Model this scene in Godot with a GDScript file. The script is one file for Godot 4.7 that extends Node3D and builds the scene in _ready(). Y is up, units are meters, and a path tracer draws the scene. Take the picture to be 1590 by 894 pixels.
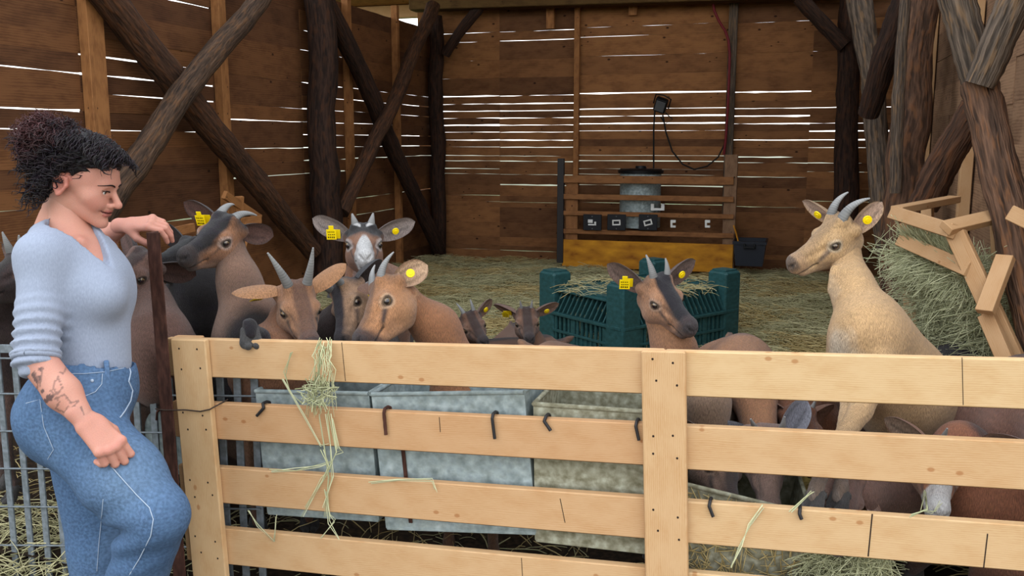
extends Node3D
# Goat barn: a woman leaning at a slatted pallet fence, goats behind it.  Metres, y up.

const CAM_H := 1.58
const PITCH := 9.0
const FOC := 1420.0            # focal length in pixels of a 1590x894 frame
const YAW := 17.2              # the barn is turned by this much
var fw: Vector3
var upv: Vector3
var RU: Vector3                # barn axis: to the right along the back wall
var DV: Vector3                # barn axis: into the barn
var FA := Vector3(-0.8873, 0.9862, -2.7409)   # top left corner of the fence's uppermost rail
var F1 := Vector3(0.95716, 0.0408, 0.28665)
var F2 := Vector3(-0.03909, 0.99917, -0.01171)
var F3 := Vector3(-0.28689, 0.0, 0.95796)
var rng := RandomNumberGenerator.new()
var names := {}
var MT := {}
var nz := FastNoiseLite.new()

# ---------- where things are ----------
func ray(x: float, y: float) -> Vector3:
	return fw + Vector3.RIGHT * ((x - 795.0) / FOC) - upv * ((y - 447.0) / FOC)
func spot(x: float, y: float, d: float) -> Vector3:
	return Vector3(0, CAM_H, 0) + ray(x, y) * d
func rv(u: float, y: float, v: float) -> Vector3:
	return RU * u + DV * v + Vector3(0, y, 0)
func on_plane(x: float, y: float, p0: Vector3, n: Vector3) -> Vector3:
	var r := ray(x, y)
	return Vector3(0, CAM_H, 0) + r * ((p0 - Vector3(0, CAM_H, 0)).dot(n) / r.dot(n))
func hitv(x: float, y: float, v: float) -> Vector3:
	return on_plane(x, y, rv(0, 0, v), DV)
func hitu(x: float, y: float, u: float) -> Vector3:
	return on_plane(x, y, rv(u, 0, 0), RU)
func hitf(x: float, y: float, c: float) -> Vector3:
	return on_plane(x, y, FA + F3 * c, F3)
func hity(x: float, y: float, h: float) -> Vector3:
	return on_plane(x, y, Vector3(0, h, 0), Vector3.UP)
func fp(a: float, b: float, c: float) -> Vector3:
	return FA + F1 * a + F2 * b + F3 * c
func rr(a: float, b: float) -> float:
	return rng.randf_range(a, b)

# ---------- mesh collector ----------
class M:
	var v := PackedVector3Array()
	var n := PackedVector3Array()
	var uv := PackedVector2Array()
	var c := PackedColorArray()
	var ix := PackedInt32Array()
	var col := Color(1, 1, 1)

	func vert(p: Vector3, nn: Vector3, t := Vector2.ZERO) -> int:
		v.append(p); n.append(nn); uv.append(t); c.append(col)
		return v.size() - 1
	func tri(a: int, b: int, d: int, want: Vector3) -> void:
		# front faces run clockwise seen from the side that the normal points to
		if (v[b] - v[a]).cross(v[d] - v[a]).dot(want) > 0.0:
			ix.append(a); ix.append(d); ix.append(b)
		else:
			ix.append(a); ix.append(b); ix.append(d)
	func quad(p: Array, nn: Array, t: Array) -> void:
		var k := v.size()
		for i in 4:
			vert(p[i], nn[i], t[i])
		var w: Vector3 = nn[0] + nn[1] + nn[2] + nn[3]
		tri(k, k + 1, k + 2, w)
		tri(k, k + 2, k + 3, w)
	# a box with chamfered edges; the grain runs along its longest side
	func box(x: Transform3D, s: Vector3, ch := 0.003, off := Vector2.ZERO, tex := Vector2(1.3, 0.33)) -> void:
		var h := s * 0.5
		ch = minf(ch, minf(h.x, minf(h.y, h.z)) * 0.6)
		var long := s.max_axis_index()
		var b := x.basis
		var f := func(q: Vector3) -> Vector2:
			var o1 := (long + 1) % 3
			var o2 := (long + 2) % 3
			return off + Vector2(q[long] / tex.x, (q[o1] + q[o2]) / tex.y)
		for ax in 3:
			var a1 := (ax + 1) % 3
			var a2 := (ax + 2) % 3
			for sg in [-1.0, 1.0]:
				var nn := Vector3.ZERO
				nn[ax] = sg
				var ps := []
				var ts := []
				for k in [[-1, -1], [1, -1], [1, 1], [-1, 1]]:
					var q := Vector3.ZERO
					q[ax] = sg * h[ax]
					q[a1] = k[0] * (h[a1] - ch)
					q[a2] = k[1] * (h[a2] - ch)
					ps.append(x * q)
					ts.append(f.call(q))
				var wn := (b * nn).normalized()
				quad(ps, [wn, wn, wn, wn], ts)
			# the four edges that run along this axis
			for s1 in [-1.0, 1.0]:
				for s2 in [-1.0, 1.0]:
					var n1 := Vector3.ZERO
					n1[a1] = s1
					var n2 := Vector3.ZERO
					n2[a2] = s2
					var ps := []
					var ts := []
					for k in [[-1, 0], [1, 0], [1, 1], [-1, 1]]:
						var q := Vector3.ZERO
						q[ax] = k[0] * (h[ax] - ch)
						q[a1] = s1 * (h[a1] - (ch if k[1] == 1 else 0.0))
						q[a2] = s2 * (h[a2] - (0.0 if k[1] == 1 else ch))
						ps.append(x * q)
						ts.append(f.call(q))
					var w1 := (b * n1).normalized()
					var w2 := (b * n2).normalized()
					quad(ps, [w1, w1, w2, w2], ts)
		for s1 in [-1.0, 1.0]:
			for s2 in [-1.0, 1.0]:
				for s3 in [-1.0, 1.0]:
					var k := v.size()
					var nn := (b * Vector3(s1, s2, s3)).normalized()
					for e in 3:
						var q := Vector3(s1 * (h.x - ch), s2 * (h.y - ch), s3 * (h.z - ch))
						q[e] = [s1, s2, s3][e] * h[e]
						vert(x * q, nn, f.call(q))
					tri(k, k + 1, k + 2, nn)
	# a plain box between two points, w across and t thick; face points along the thickness
	func bar(p: Vector3, q: Vector3, w: float, t: float, face: Vector3, ch := 0.003, off := Vector2.ZERO) -> void:
		var d := (q - p).normalized()
		var z := (face - d * face.dot(d)).normalized()
		var y := z.cross(d).normalized()
		box(Transform3D(Basis(d, y, z), (p + q) * 0.5), Vector3(p.distance_to(q), w, t), ch, off)
	# a swept tube; radii may vary; bump wobbles the surface
	func tube(path: PackedVector3Array, rad: PackedFloat32Array, sides: int, caps := true, flat := 1.0, fx := Vector3.ZERO, bump := 0.0, noise: FastNoiseLite = null, vlen := 1.0) -> void:
		var m := path.size()
		var k0 := v.size()
		var t0 := (path[1] - path[0]).normalized()
		var x := fx
		if x == Vector3.ZERO:
			x = Vector3.UP if absf(t0.y) < 0.9 else Vector3.RIGHT
		var run := 0.0
		for i in m:
			var t := (path[mini(i + 1, m - 1)] - path[maxi(i - 1, 0)]).normalized()
			x = (x - t * x.dot(t)).normalized()
			var y := t.cross(x)
			if i > 0:
				run += path[i].distance_to(path[i - 1])
			for s in sides + 1:
				var an := TAU * s / sides
				var dir := x * cos(an) + y * sin(an) * flat
				var r := rad[i]
				if noise:
					var e := Vector3(cos(an), sin(an), run * 0.5 / maxf(r, 0.01)) * 2.2
					r *= 1.0 + bump * noise.get_noise_3d(e.x * 40.0 + path[0].x * 97.0, e.y * 40.0, e.z * 12.0)
				vert(path[i] + dir * r, (x * cos(an) * flat + y * sin(an)).normalized(), Vector2(run / vlen, float(s) / sides))
		for i in m - 1:
			for s in sides:
				var a := k0 + i * (sides + 1) + s
				var b := a + sides + 1
				tri(a, b, b + 1, n[a] + n[b + 1])
				tri(a, b + 1, a + 1, n[a] + n[b + 1])
		if caps:
			for e in [0, m - 1]:
				var tn := (path[0] - path[1]).normalized() if e == 0 else (path[m - 1] - path[m - 2]).normalized()
				var cc := vert(path[e], tn, Vector2(0.1, 0.5))
				for s in sides + 1:
					vert(v[k0 + e * (sides + 1) + s], tn, Vector2(0.1, 0.5) + Vector2(cos(TAU * s / sides), sin(TAU * s / sides)) * 0.05)
				for s in sides:
					tri(cc, cc + 1 + s, cc + 2 + s, tn)
	# a lathe about the axis p -> p+ax; prof is (radius, height) pairs
	func lathe(p: Vector3, ax: Vector3, prof: Array, sides: int) -> void:
		var x := ax.cross(Vector3.RIGHT if absf(ax.x) < 0.8 else Vector3.UP).normalized()
		var y := ax.cross(x).normalized()
		for i in prof.size() - 1:
			var a: Vector2 = prof[i]
			var b: Vector2 = prof[i + 1]
			var d := b - a
			var nr := d.y
			var nh := -d.x
			for s in sides:
				var ps := []
				var ns := []
				for e in [[a, s], [b, s], [b, s + 1], [a, s + 1]]:
					var an: float = TAU * e[1] / sides
					var dr := x * cos(an) + y * sin(an)
					ps.append(p + dr * e[0].x + ax * e[0].y)
					ns.append((dr * nr + ax * nh).normalized())
				quad(ps, ns, [Vector2(0, 0), Vector2(0, .1), Vector2(.1, .1), Vector2(.1, 0)])
	# an ellipsoid
	func ball(p: Vector3, b: Basis, seg := 12) -> void:
		var k := v.size()
		var rings := seg / 2
		for i in rings + 1:
			for s in seg + 1:
				var la := PI * i / rings
				var lo := TAU * s / seg
				var q := Vector3(sin(la) * cos(lo), cos(la), sin(la) * sin(lo))
				vert(p + b * q, (b.inverse().transposed() * q).normalized(), Vector2(float(s) / seg, float(i) / rings))
		for i in rings:
			for s in seg:
				var a := k + i * (seg + 1) + s
				var bb := a + seg + 1
				tri(a, bb, bb + 1, n[a] + n[bb + 1] + n[bb] + n[a + 1])
				tri(a, bb + 1, a + 1, n[a] + n[bb + 1] + n[bb] + n[a + 1])
	# a flat outline pushed out along d to a slab
	func slab(poly: PackedVector2Array, o: Vector3, ex: Vector3, ey: Vector3, d: Vector3) -> void:
		var t := Geometry2D.triangulate_polygon(poly)
		var nn := d.normalized()
		for side in 2:
			var k := v.size()
			var w := nn if side == 1 else -nn
			for p in poly:
				vert(o + ex * p.x + ey * p.y + (d if side == 1 else Vector3.ZERO), w, p * 2.0)
			for i in range(0, t.size(), 3):
				tri(k + t[i], k + t[i + 1], k + t[i + 2], w)
		var mid := Vector2.ZERO
		for p in poly:
			mid += p / poly.size()
		for i in poly.size():
			var a := poly[i]
			var b := poly[(i + 1) % poly.size()]
			var e := (ex * (b - a).x + ey * (b - a).y).cross(d).normalized()
			var out := ex * ((a + b) * 0.5 - mid).x + ey * ((a + b) * 0.5 - mid).y
			if e.dot(out) < 0:
				e = -e
			var pa := o + ex * a.x + ey * a.y
			var pb := o + ex * b.x + ey * b.y
			quad([pa, pb, pb + d, pa + d], [e, e, e, e], [a, b, b, a])
	func add(o: M, x := Transform3D()) -> void:
		var k := v.size()
		for i in o.v.size():
			v.append(x * o.v[i])
			n.append((x.basis * o.n[i]).normalized())
		uv.append_array(o.uv)
		c.append_array(o.c)
		for i in o.ix:
			ix.append(i + k)
	func mesh(inv: Transform3D) -> ArrayMesh:
		var vv := PackedVector3Array()
		var nn := PackedVector3Array()
		vv.resize(v.size()); nn.resize(v.size())
		for i in v.size():
			vv[i] = inv * v[i]
			nn[i] = (inv.basis * n[i]).normalized()
		var a := []
		a.resize(Mesh.ARRAY_MAX)
		a[Mesh.ARRAY_VERTEX] = vv
		a[Mesh.ARRAY_NORMAL] = nn
		a[Mesh.ARRAY_TEX_UV] = uv
		a[Mesh.ARRAY_COLOR] = c
		a[Mesh.ARRAY_INDEX] = ix
		var r := ArrayMesh.new()
		r.add_surface_from_arrays(Mesh.PRIMITIVE_TRIANGLES, a)
		return r

# ---------- objects ----------
func numbered(called: String) -> String:
	var k: int = names.get(called, 0)
	names[called] = k + 1
	return called if k == 0 else "%s_%03d" % [called, k]
func thing(called: String, label: String, category: String, at: Vector3, turn := 0.0, group := "") -> Node3D:
	var o := Node3D.new()
	o.name = numbered(called)
	add_child(o)
	o.position = at
	o.rotation.y = turn
	o.set_meta("label", label)
	o.set_meta("category", category)
	if group:
		o.set_meta("group", group)
	return o
func part(parent: Node3D, called: String, m: M, mat: Material, kind := "") -> MeshInstance3D:
	var o := MeshInstance3D.new()
	o.name = called
	var t := parent.transform
	var up_ := parent.get_parent()
	while up_ != self and up_ is Node3D:
		t = (up_ as Node3D).transform * t
		up_ = up_.get_parent()
	o.mesh = m.mesh(t.affine_inverse())
	o.material_override = mat
	if kind:
		o.set_meta("kind", kind)
	parent.add_child(o, true)
	return o
func setting(called: String, label: String, category: String, at := Vector3.ZERO) -> Node3D:
	var o := thing(called, label, category, at)
	o.set_meta("kind", "structure")
	return o
func stuff(called: String, label: String, category: String, mm: MultiMesh, mat: Material) -> MultiMeshInstance3D:
	var o := MultiMeshInstance3D.new()
	o.name = numbered(called)
	o.multimesh = mm
	o.material_override = mat
	o.set_meta("label", label)
	o.set_meta("category", category)
	o.set_meta("kind", "stuff")
	add_child(o)
	return o

# ---------- textures and materials ----------
func tex_from(w: int, h: int, f: Callable) -> ImageTexture:
	var d := PackedByteArray()
	d.resize(w * h * 3)
	var k := 0
	for y in h:
		for x in w:
			var c: Color = f.call(x, y)
			d[k] = clampi(int(c.r * 255.0), 0, 255)
			d[k + 1] = clampi(int(c.g * 255.0), 0, 255)
			d[k + 2] = clampi(int(c.b * 255.0), 0, 255)
			k += 3
	return ImageTexture.create_from_image(Image.create_from_data(w, h, false, Image.FORMAT_RGB8, d))
func noise_tex(freq: float, oct: int, sd: int, a: Color, b: Color, size := 512, kind := FastNoiseLite.TYPE_SIMPLEX_SMOOTH, mid := 0.5) -> NoiseTexture2D:
	var t := NoiseTexture2D.new()
	var q := FastNoiseLite.new()
	q.noise_type = kind
	q.frequency = freq
	q.fractal_octaves = oct
	q.seed = sd
	t.noise = q
	t.width = size
	t.height = size
	t.seamless = true
	var g := Gradient.new()
	g.set_color(0, a)
	g.set_color(1, b)
	g.add_point(mid, a.lerp(b, 0.5))
	t.color_ramp = g
	return t
# sawn softwood: rings bent round knots; x along the grain (2 m), y across (0.5 m)
func wood_tex(sd: int, light: Color, dark: Color, knots: int, knot: Color, dirt: float, grain: float, knotty := 0.8, rings := 213.6) -> ImageTexture:
	var q := FastNoiseLite.new()
	q.seed = sd
	q.frequency = 1.0
	q.fractal_octaves = 3
	var r := RandomNumberGenerator.new()
	r.seed = sd
	var W := 768
	var H := 384
	var ks := []
	for i in knots:
		ks.append(Vector3(r.randf() * W, r.randf() * H, r.randf_range(4.0, 8.0)))
	return tex_from(W, H, func(x: int, y: int) -> Color:
		var fx := x / 384.0
		var fy := y / 384.0
		var cx := cos(TAU * x / W) * 0.5
		var cz := sin(TAU * x / W) * 0.5
		var yy := fy + 0.014 * q.get_noise_3d(cx * 1.6, fy * 6.0, cz * 1.6)
		var kk := 0.0
		for k: Vector3 in ks:
			var dx := (x - k.x) * 1.3
			var dy := y - k.y
			var dd := sqrt(dx * dx + dy * dy)
			if dd < 60.0:
				yy += 0.02 * signf(dy) * exp(-dd / 18.0)
				kk = maxf(kk, clampf((k.z - dd) / 3.0 + 0.4, 0.0, 1.0))
		var ring := 0.5 + 0.5 * sin(yy * rings + 3.0 * q.get_noise_3d(cx, fy * 9.0 + 7.0, cz))
		ring = ring * ring
		var fine := q.get_noise_3d(cx * 14.0, fy * 260.0, cz * 14.0)
		var blot := q.get_noise_3d(cx * 3.0 + 31.0, fy * 5.0 + 9.0, cz * 3.0)
		var c := light.lerp(dark, clampf(grain * ring + 0.25 * fine + dirt * blot, 0.0, 1.0))
		return c.lerp(knot, kk * knotty))
func mat(c: Color, rough := 0.8, tex: Texture2D = null, metal := 0.0) -> StandardMaterial3D:
	var m := StandardMaterial3D.new()
	m.albedo_color = c
	m.roughness = rough
	m.metallic = metal
	m.metallic_specular = 0.35
	if tex:
		m.albedo_texture = tex
	return m
func tri_mat(c: Color, rough: float, tex: Texture2D, scale: Vector3, vcol := false, bump: Texture2D = null, bh := 0.2) -> StandardMaterial3D:
	var m := mat(c, rough, tex)
	m.uv1_triplanar = true
	m.uv1_scale = scale
	m.vertex_color_use_as_albedo = vcol
	if bump:
		m.heightmap_enabled = true
		m.heightmap_texture = bump
		m.heightmap_scale = bh
	return m

func make_materials() -> void:
	# the fence's new pine, the barn's sawn boards, the poles' bark
	var pine := wood_tex(3, Color(1.0, 0.96, 0.88), Color(0.86, 0.72, 0.55), 5, Color(0.74, 0.53, 0.36), 0.30, 0.30, 0.5, 389.6)
	var plank := wood_tex(8, Color(1.0, 0.93, 0.84), Color(0.60, 0.50, 0.42), 9, Color(0.34, 0.26, 0.20), 0.5, 0.35)
	MT.pine = []
	for k in 5:
		MT.pine.append(mat(Color(0.80, 0.70, 0.57).lerp(Color(0.74, 0.605, 0.48), k / 4.0), 0.62, pine))
	MT.plank = []
	for k in 7:
		var f := k / 6.0
		MT.plank.append(mat(Color(0.57, 0.42, 0.285).lerp(Color(0.41, 0.295, 0.205), f), 0.8, plank))
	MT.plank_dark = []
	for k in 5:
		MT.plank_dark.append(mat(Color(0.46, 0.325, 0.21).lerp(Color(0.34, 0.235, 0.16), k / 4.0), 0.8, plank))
	MT.clear = mat(Color(1, 1, 1, 0.12), 0.1)
	MT.clear.transparency = BaseMaterial3D.TRANSPARENCY_ALPHA
	MT.plank_grey = []
	for k in 4:
		MT.plank_grey.append(mat(Color(0.56, 0.47, 0.40).lerp(Color(0.47, 0.39, 0.33), k / 3.0), 0.85, plank))
	MT.batten = mat(Color(0.70, 0.58, 0.46), 0.7, pine)
	MT.stud = mat(Color(0.60, 0.44, 0.29), 0.75, plank)
	var bark := tex_from(256, 256, func(x: int, y: int) -> Color:
		var cx := cos(TAU * x / 256.0)
		var cz := sin(TAU * x / 256.0)
		var a := nz.get_noise_3d(cx * 22.0, y * 4.0, cz * 22.0)
		var b := nz.get_noise_3d(cx * 82.0 + 300.0, y * 9.0, cz * 82.0)
		var p := clampf(nz.get_noise_3d(cx * 50.0 + 90.0, y * 3.0 + 50.0, cz * 50.0) * 3.0 - 0.3, 0.0, 1.0)
		var g := clampf(0.68 + 0.36 * a + 0.22 * b, 0.2, 1.0)
		return Color(g, g * 0.96, g * 0.92).lerp(Color(1.0, 0.86, 0.68), p * 0.6))
	MT.log_dark = tri_free(Color(0.27, 0.19, 0.15), bark)
	MT.log_brown = tri_free(Color(0.38, 0.27, 0.20), bark)
	MT.log_grey = tri_free(Color(0.48, 0.43, 0.385), bark)
	MT.log_mid = tri_free(Color(0.40, 0.32, 0.26), bark)
	MT.log_red = tri_free(Color(0.47, 0.36, 0.29), bark)
	MT.beam = mat(Color(0.36, 0.29, 0.17), 0.85, plank)
	# metal
	var spangle := noise_tex(0.03, 3, 5, Color(0.72, 0.75, 0.77), Color(1, 1, 1), 512, FastNoiseLite.TYPE_CELLULAR)
	var scuff := noise_tex(0.022, 6, 6, Color(0.66, 0.67, 0.64), Color(1.0, 1.0, 1.0))
	MT.zinc = tri_mat(Color(0.80, 0.84, 0.84), 0.55, spangle, Vector3(2.2, 2.2, 2.2), true)
	MT.zinc.metallic = 0.1
	MT.zinc.detail_enabled = true
	MT.zinc.detail_blend_mode = BaseMaterial3D.BLEND_MODE_MUL
	MT.zinc.detail_albedo = scuff
	MT.zinc_dirty = tri_mat(Color(0.72, 0.73, 0.69), 0.9, noise_tex(0.03, 5, 9, Color(0.50, 0.46, 0.36), Color(1.0, 0.99, 0.94)), Vector3(2.0, 2.0, 2.0))
	MT.hurdle = tri_mat(Color(0.55, 0.58, 0.61), 0.6, scuff, Vector3(3, 3, 3))
	MT.hurdle.metallic = 0.3
	MT.rust = tri_mat(Color(0.36, 0.25, 0.21), 0.8, noise_tex(0.02, 5, 11, Color(0.45, 0.36, 0.32), Color(1.0, 0.92, 0.88)), Vector3(5, 1.5, 5))
	MT.steel_dark = mat(Color(0.20, 0.19, 0.19), 0.5, null, 0.5)
	MT.wire = mat(Color(0.27, 0.22, 0.19), 0.6, null, 0.4)
	# hay, litter, soil
	MT.hay = mat(Color(1, 1, 1), 0.75)
	MT.hay.vertex_color_use_as_albedo = true
	MT.hay.backlight_enabled = true
	MT.hay.backlight = Color(0.25, 0.25, 0.15)
	MT.litter = tri_mat(Color(0.60, 0.54, 0.35), 1.0, noise_tex(0.04, 5, 13, Color(0.35, 0.31, 0.22), Color(1.0, 0.97, 0.82)), Vector3(1.2, 1.2, 1.2))
	MT.soil = tri_mat(Color(0.25, 0.20, 0.15), 1.0, noise_tex(0.04, 5, 14, Color(0.3, 0.27, 0.22), Color(1.0, 0.95, 0.85)), Vector3(1.5, 1.5, 1.5))
	MT.grass = tri_mat(Color(0.42, 0.46, 0.30), 1.0, noise_tex(0.03, 4, 15, Color(0.6, 0.6, 0.5), Color(1, 1, 1)), Vector3(0.4, 0.4, 0.4))
	# odds and ends
	MT.yellow = tri_mat(Color(0.85, 0.60, 0.14), 0.65, noise_tex(0.010, 5, 21, Color(0.48, 0.36, 0.28), Color(1.0, 1.0, 0.95), 512, FastNoiseLite.TYPE_SIMPLEX_SMOOTH, 0.28), Vector3(0.7, 1.5, 0.7))
	MT.black = mat(Color(0.055, 0.058, 0.065), 0.5)
	MT.black_tub = mat(Color(0.10, 0.115, 0.15), 0.45)
	MT.box_black = mat(Color(0.09, 0.095, 0.11), 0.55)
	MT.white = mat(Color(0.86, 0.86, 0.84), 0.5)
	MT.green = tri_mat(Color(0.19, 0.355, 0.365), 0.42, scuff, Vector3(3, 3, 3))
	MT.red = mat(Color(0.40, 0.06, 0.10), 0.5)
	MT.cable = mat(Color(0.05, 0.05, 0.05), 0.6)
	MT.tag = mat(Color(0.93, 0.80, 0.05), 0.45)
	MT.tag_ink = mat(Color(0.10, 0.09, 0.02), 0.6)
	MT.lead = mat(Color(0.45, 0.46, 0.47), 0.4, null, 0.5)
	MT.hole = mat(Color(0.14, 0.10, 0.08), 0.9)

func tri_free(c: Color, t: Texture2D) -> StandardMaterial3D:
	var m := mat(c, 0.85, t)
	m.heightmap_enabled = true
	m.heightmap_texture = t
	m.heightmap_scale = 1.2
	return m

# ---------- barn ----------
# a board with slightly wavy edges so that daylight shows in some stretches of the joints
func plank_mesh(p: Vector3, q: Vector3, up0: Vector3, hb: PackedFloat32Array, ht: PackedFloat32Array, out: Vector3, t: float) -> M:
	var m := M.new()
	var k := hb.size() - 1
	var off := Vector2(rr(0, 1), rr(0, 0.55))
	var up_n := up0
	for i in k:
		var a := p.lerp(q, float(i) / k)
		var b := p.lerp(q, float(i + 1) / k)
		var fa := off + Vector2(p.distance_to(a) / 2.0, 0)
		var fb := off + Vector2(p.distance_to(b) / 2.0, 0)
		var w := ht[i] - hb[i]
		for s in [0.0, 1.0]:
			var d: Vector3 = out * (t * s)
			var nn := out if s == 1.0 else -out
			m.quad([a + up0 * hb[i] + d, b + up0 * hb[i + 1] + d, b + up0 * ht[i + 1] + d, a + up0 * ht[i] + d], [nn, nn, nn, nn], [fa, fb, fb + Vector2(0, w / 0.5), fa + Vector2(0, w / 0.5)])
		m.quad([a + up0 * ht[i], b + up0 * ht[i + 1], b + up0 * ht[i + 1] + out * t, a + up0 * ht[i] + out * t], [up_n, up_n, up_n, up_n], [fa, fb, fb, fa])
		m.quad([a + up0 * hb[i], b + up0 * hb[i + 1], b + up0 * hb[i + 1] + out * t, a + up0 * hb[i] + out * t], [-up_n, -up_n, -up_n, -up_n], [fa, fb, fb, fa])
	for e in [0, k]:
		var a := p if e == 0 else q
		var nn := (p - q).normalized() * (1.0 if e == 0 else -1.0)
		m.quad([a + up0 * hb[e], a + up0 * ht[e], a + up0 * ht[e] + out * t, a + up0 * hb[e] + out * t], [nn, nn, nn, nn], [off, off, off, off])
	return m

# rows: heights of the joints; bays: positions along the wall; open(row, bay) says how far a joint gapes
func plank_wall(root: Node3D, o: Vector3, along: Vector3, inward: Vector3, rows: Array, bays: Array, mats: Array, gape: Callable) -> void:
	var seg := 6
	for b in bays.size() - 1:
		var shift := rr(-0.008, 0.008)
		var upper := []
		for r in rows.size():
			var g: float = gape.call(r, b, float(rows[r]))
			var line := PackedFloat32Array()
			var gaps := PackedFloat32Array()
			var s0 := rr(0, 100)
			for i in seg + 1:
				line.append(float(rows[r]) + shift + rr(-0.002, 0.002))
				gaps.append(clampf(g * (0.9 + 1.7 * nz.get_noise_1d(s0 * 10.0 + i * 22.0)) - 0.0008, -0.004, 0.02))
			upper.append([line, gaps])
		for r in rows.size() - 1:
			var hb := PackedFloat32Array()
			var ht := PackedFloat32Array()
			for i in seg + 1:
				hb.append(upper[r][0][i] + upper[r][1][i] * 0.5)
				ht.append(upper[r + 1][0][i] - upper[r + 1][1][i] * 0.5)
			var proud := inward * rr(-0.003, 0.003)
			var m := plank_mesh(o + along * float(bays[b]) + proud, o + along * float(bays[b + 1]) + proud, Vector3.UP, hb, ht, inward, 0.022)
			part(root, "plank", m, mats[rng.randi() % mats.size()])

func log_thing(called: String, label: String, cat: String, pts: Array, rad: Array, m: Material, sides := 14, bump := 0.12) -> Node3D:
	var path := PackedVector3Array()
	var rs := PackedFloat32Array()
	# resample the given points into a slightly crooked pole
	var total := pts.size() - 1
	var steps := 16 * total
	for i in steps + 1:
		var f := float(i) / steps * total
		var k := mini(int(f), total - 1)
		var p: Vector3 = pts[k].lerp(pts[k + 1], f - k)
		var r0: float = lerpf(rad[k], rad[k + 1], f - k)
		p += Vector3(nz.get_noise_2d(p.y * 60.0 + p.x * 35.0, pts[0].x * 55.0), 0, nz.get_noise_2d(p.y * 60.0, pts[0].z * 71.0 + 40.0)) * r0 * 0.35
		path.append(p)
		rs.append(r0 * (1.0 + 0.07 * nz.get_noise_2d(i * 17.0, pts[0].x * 200.0)))
	var low: Vector3 = pts[0] if pts[0].y < pts[-1].y else pts[-1]
	var o := thing(called, label, cat, low, 0, "round pole frame of the barn")
	var mm := M.new()
	mm.tube(path, rs, sides, true, 1.0, Vector3.ZERO, bump, nz, 0.9)
	part(o, "pole", mm, m)
	return o

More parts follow.
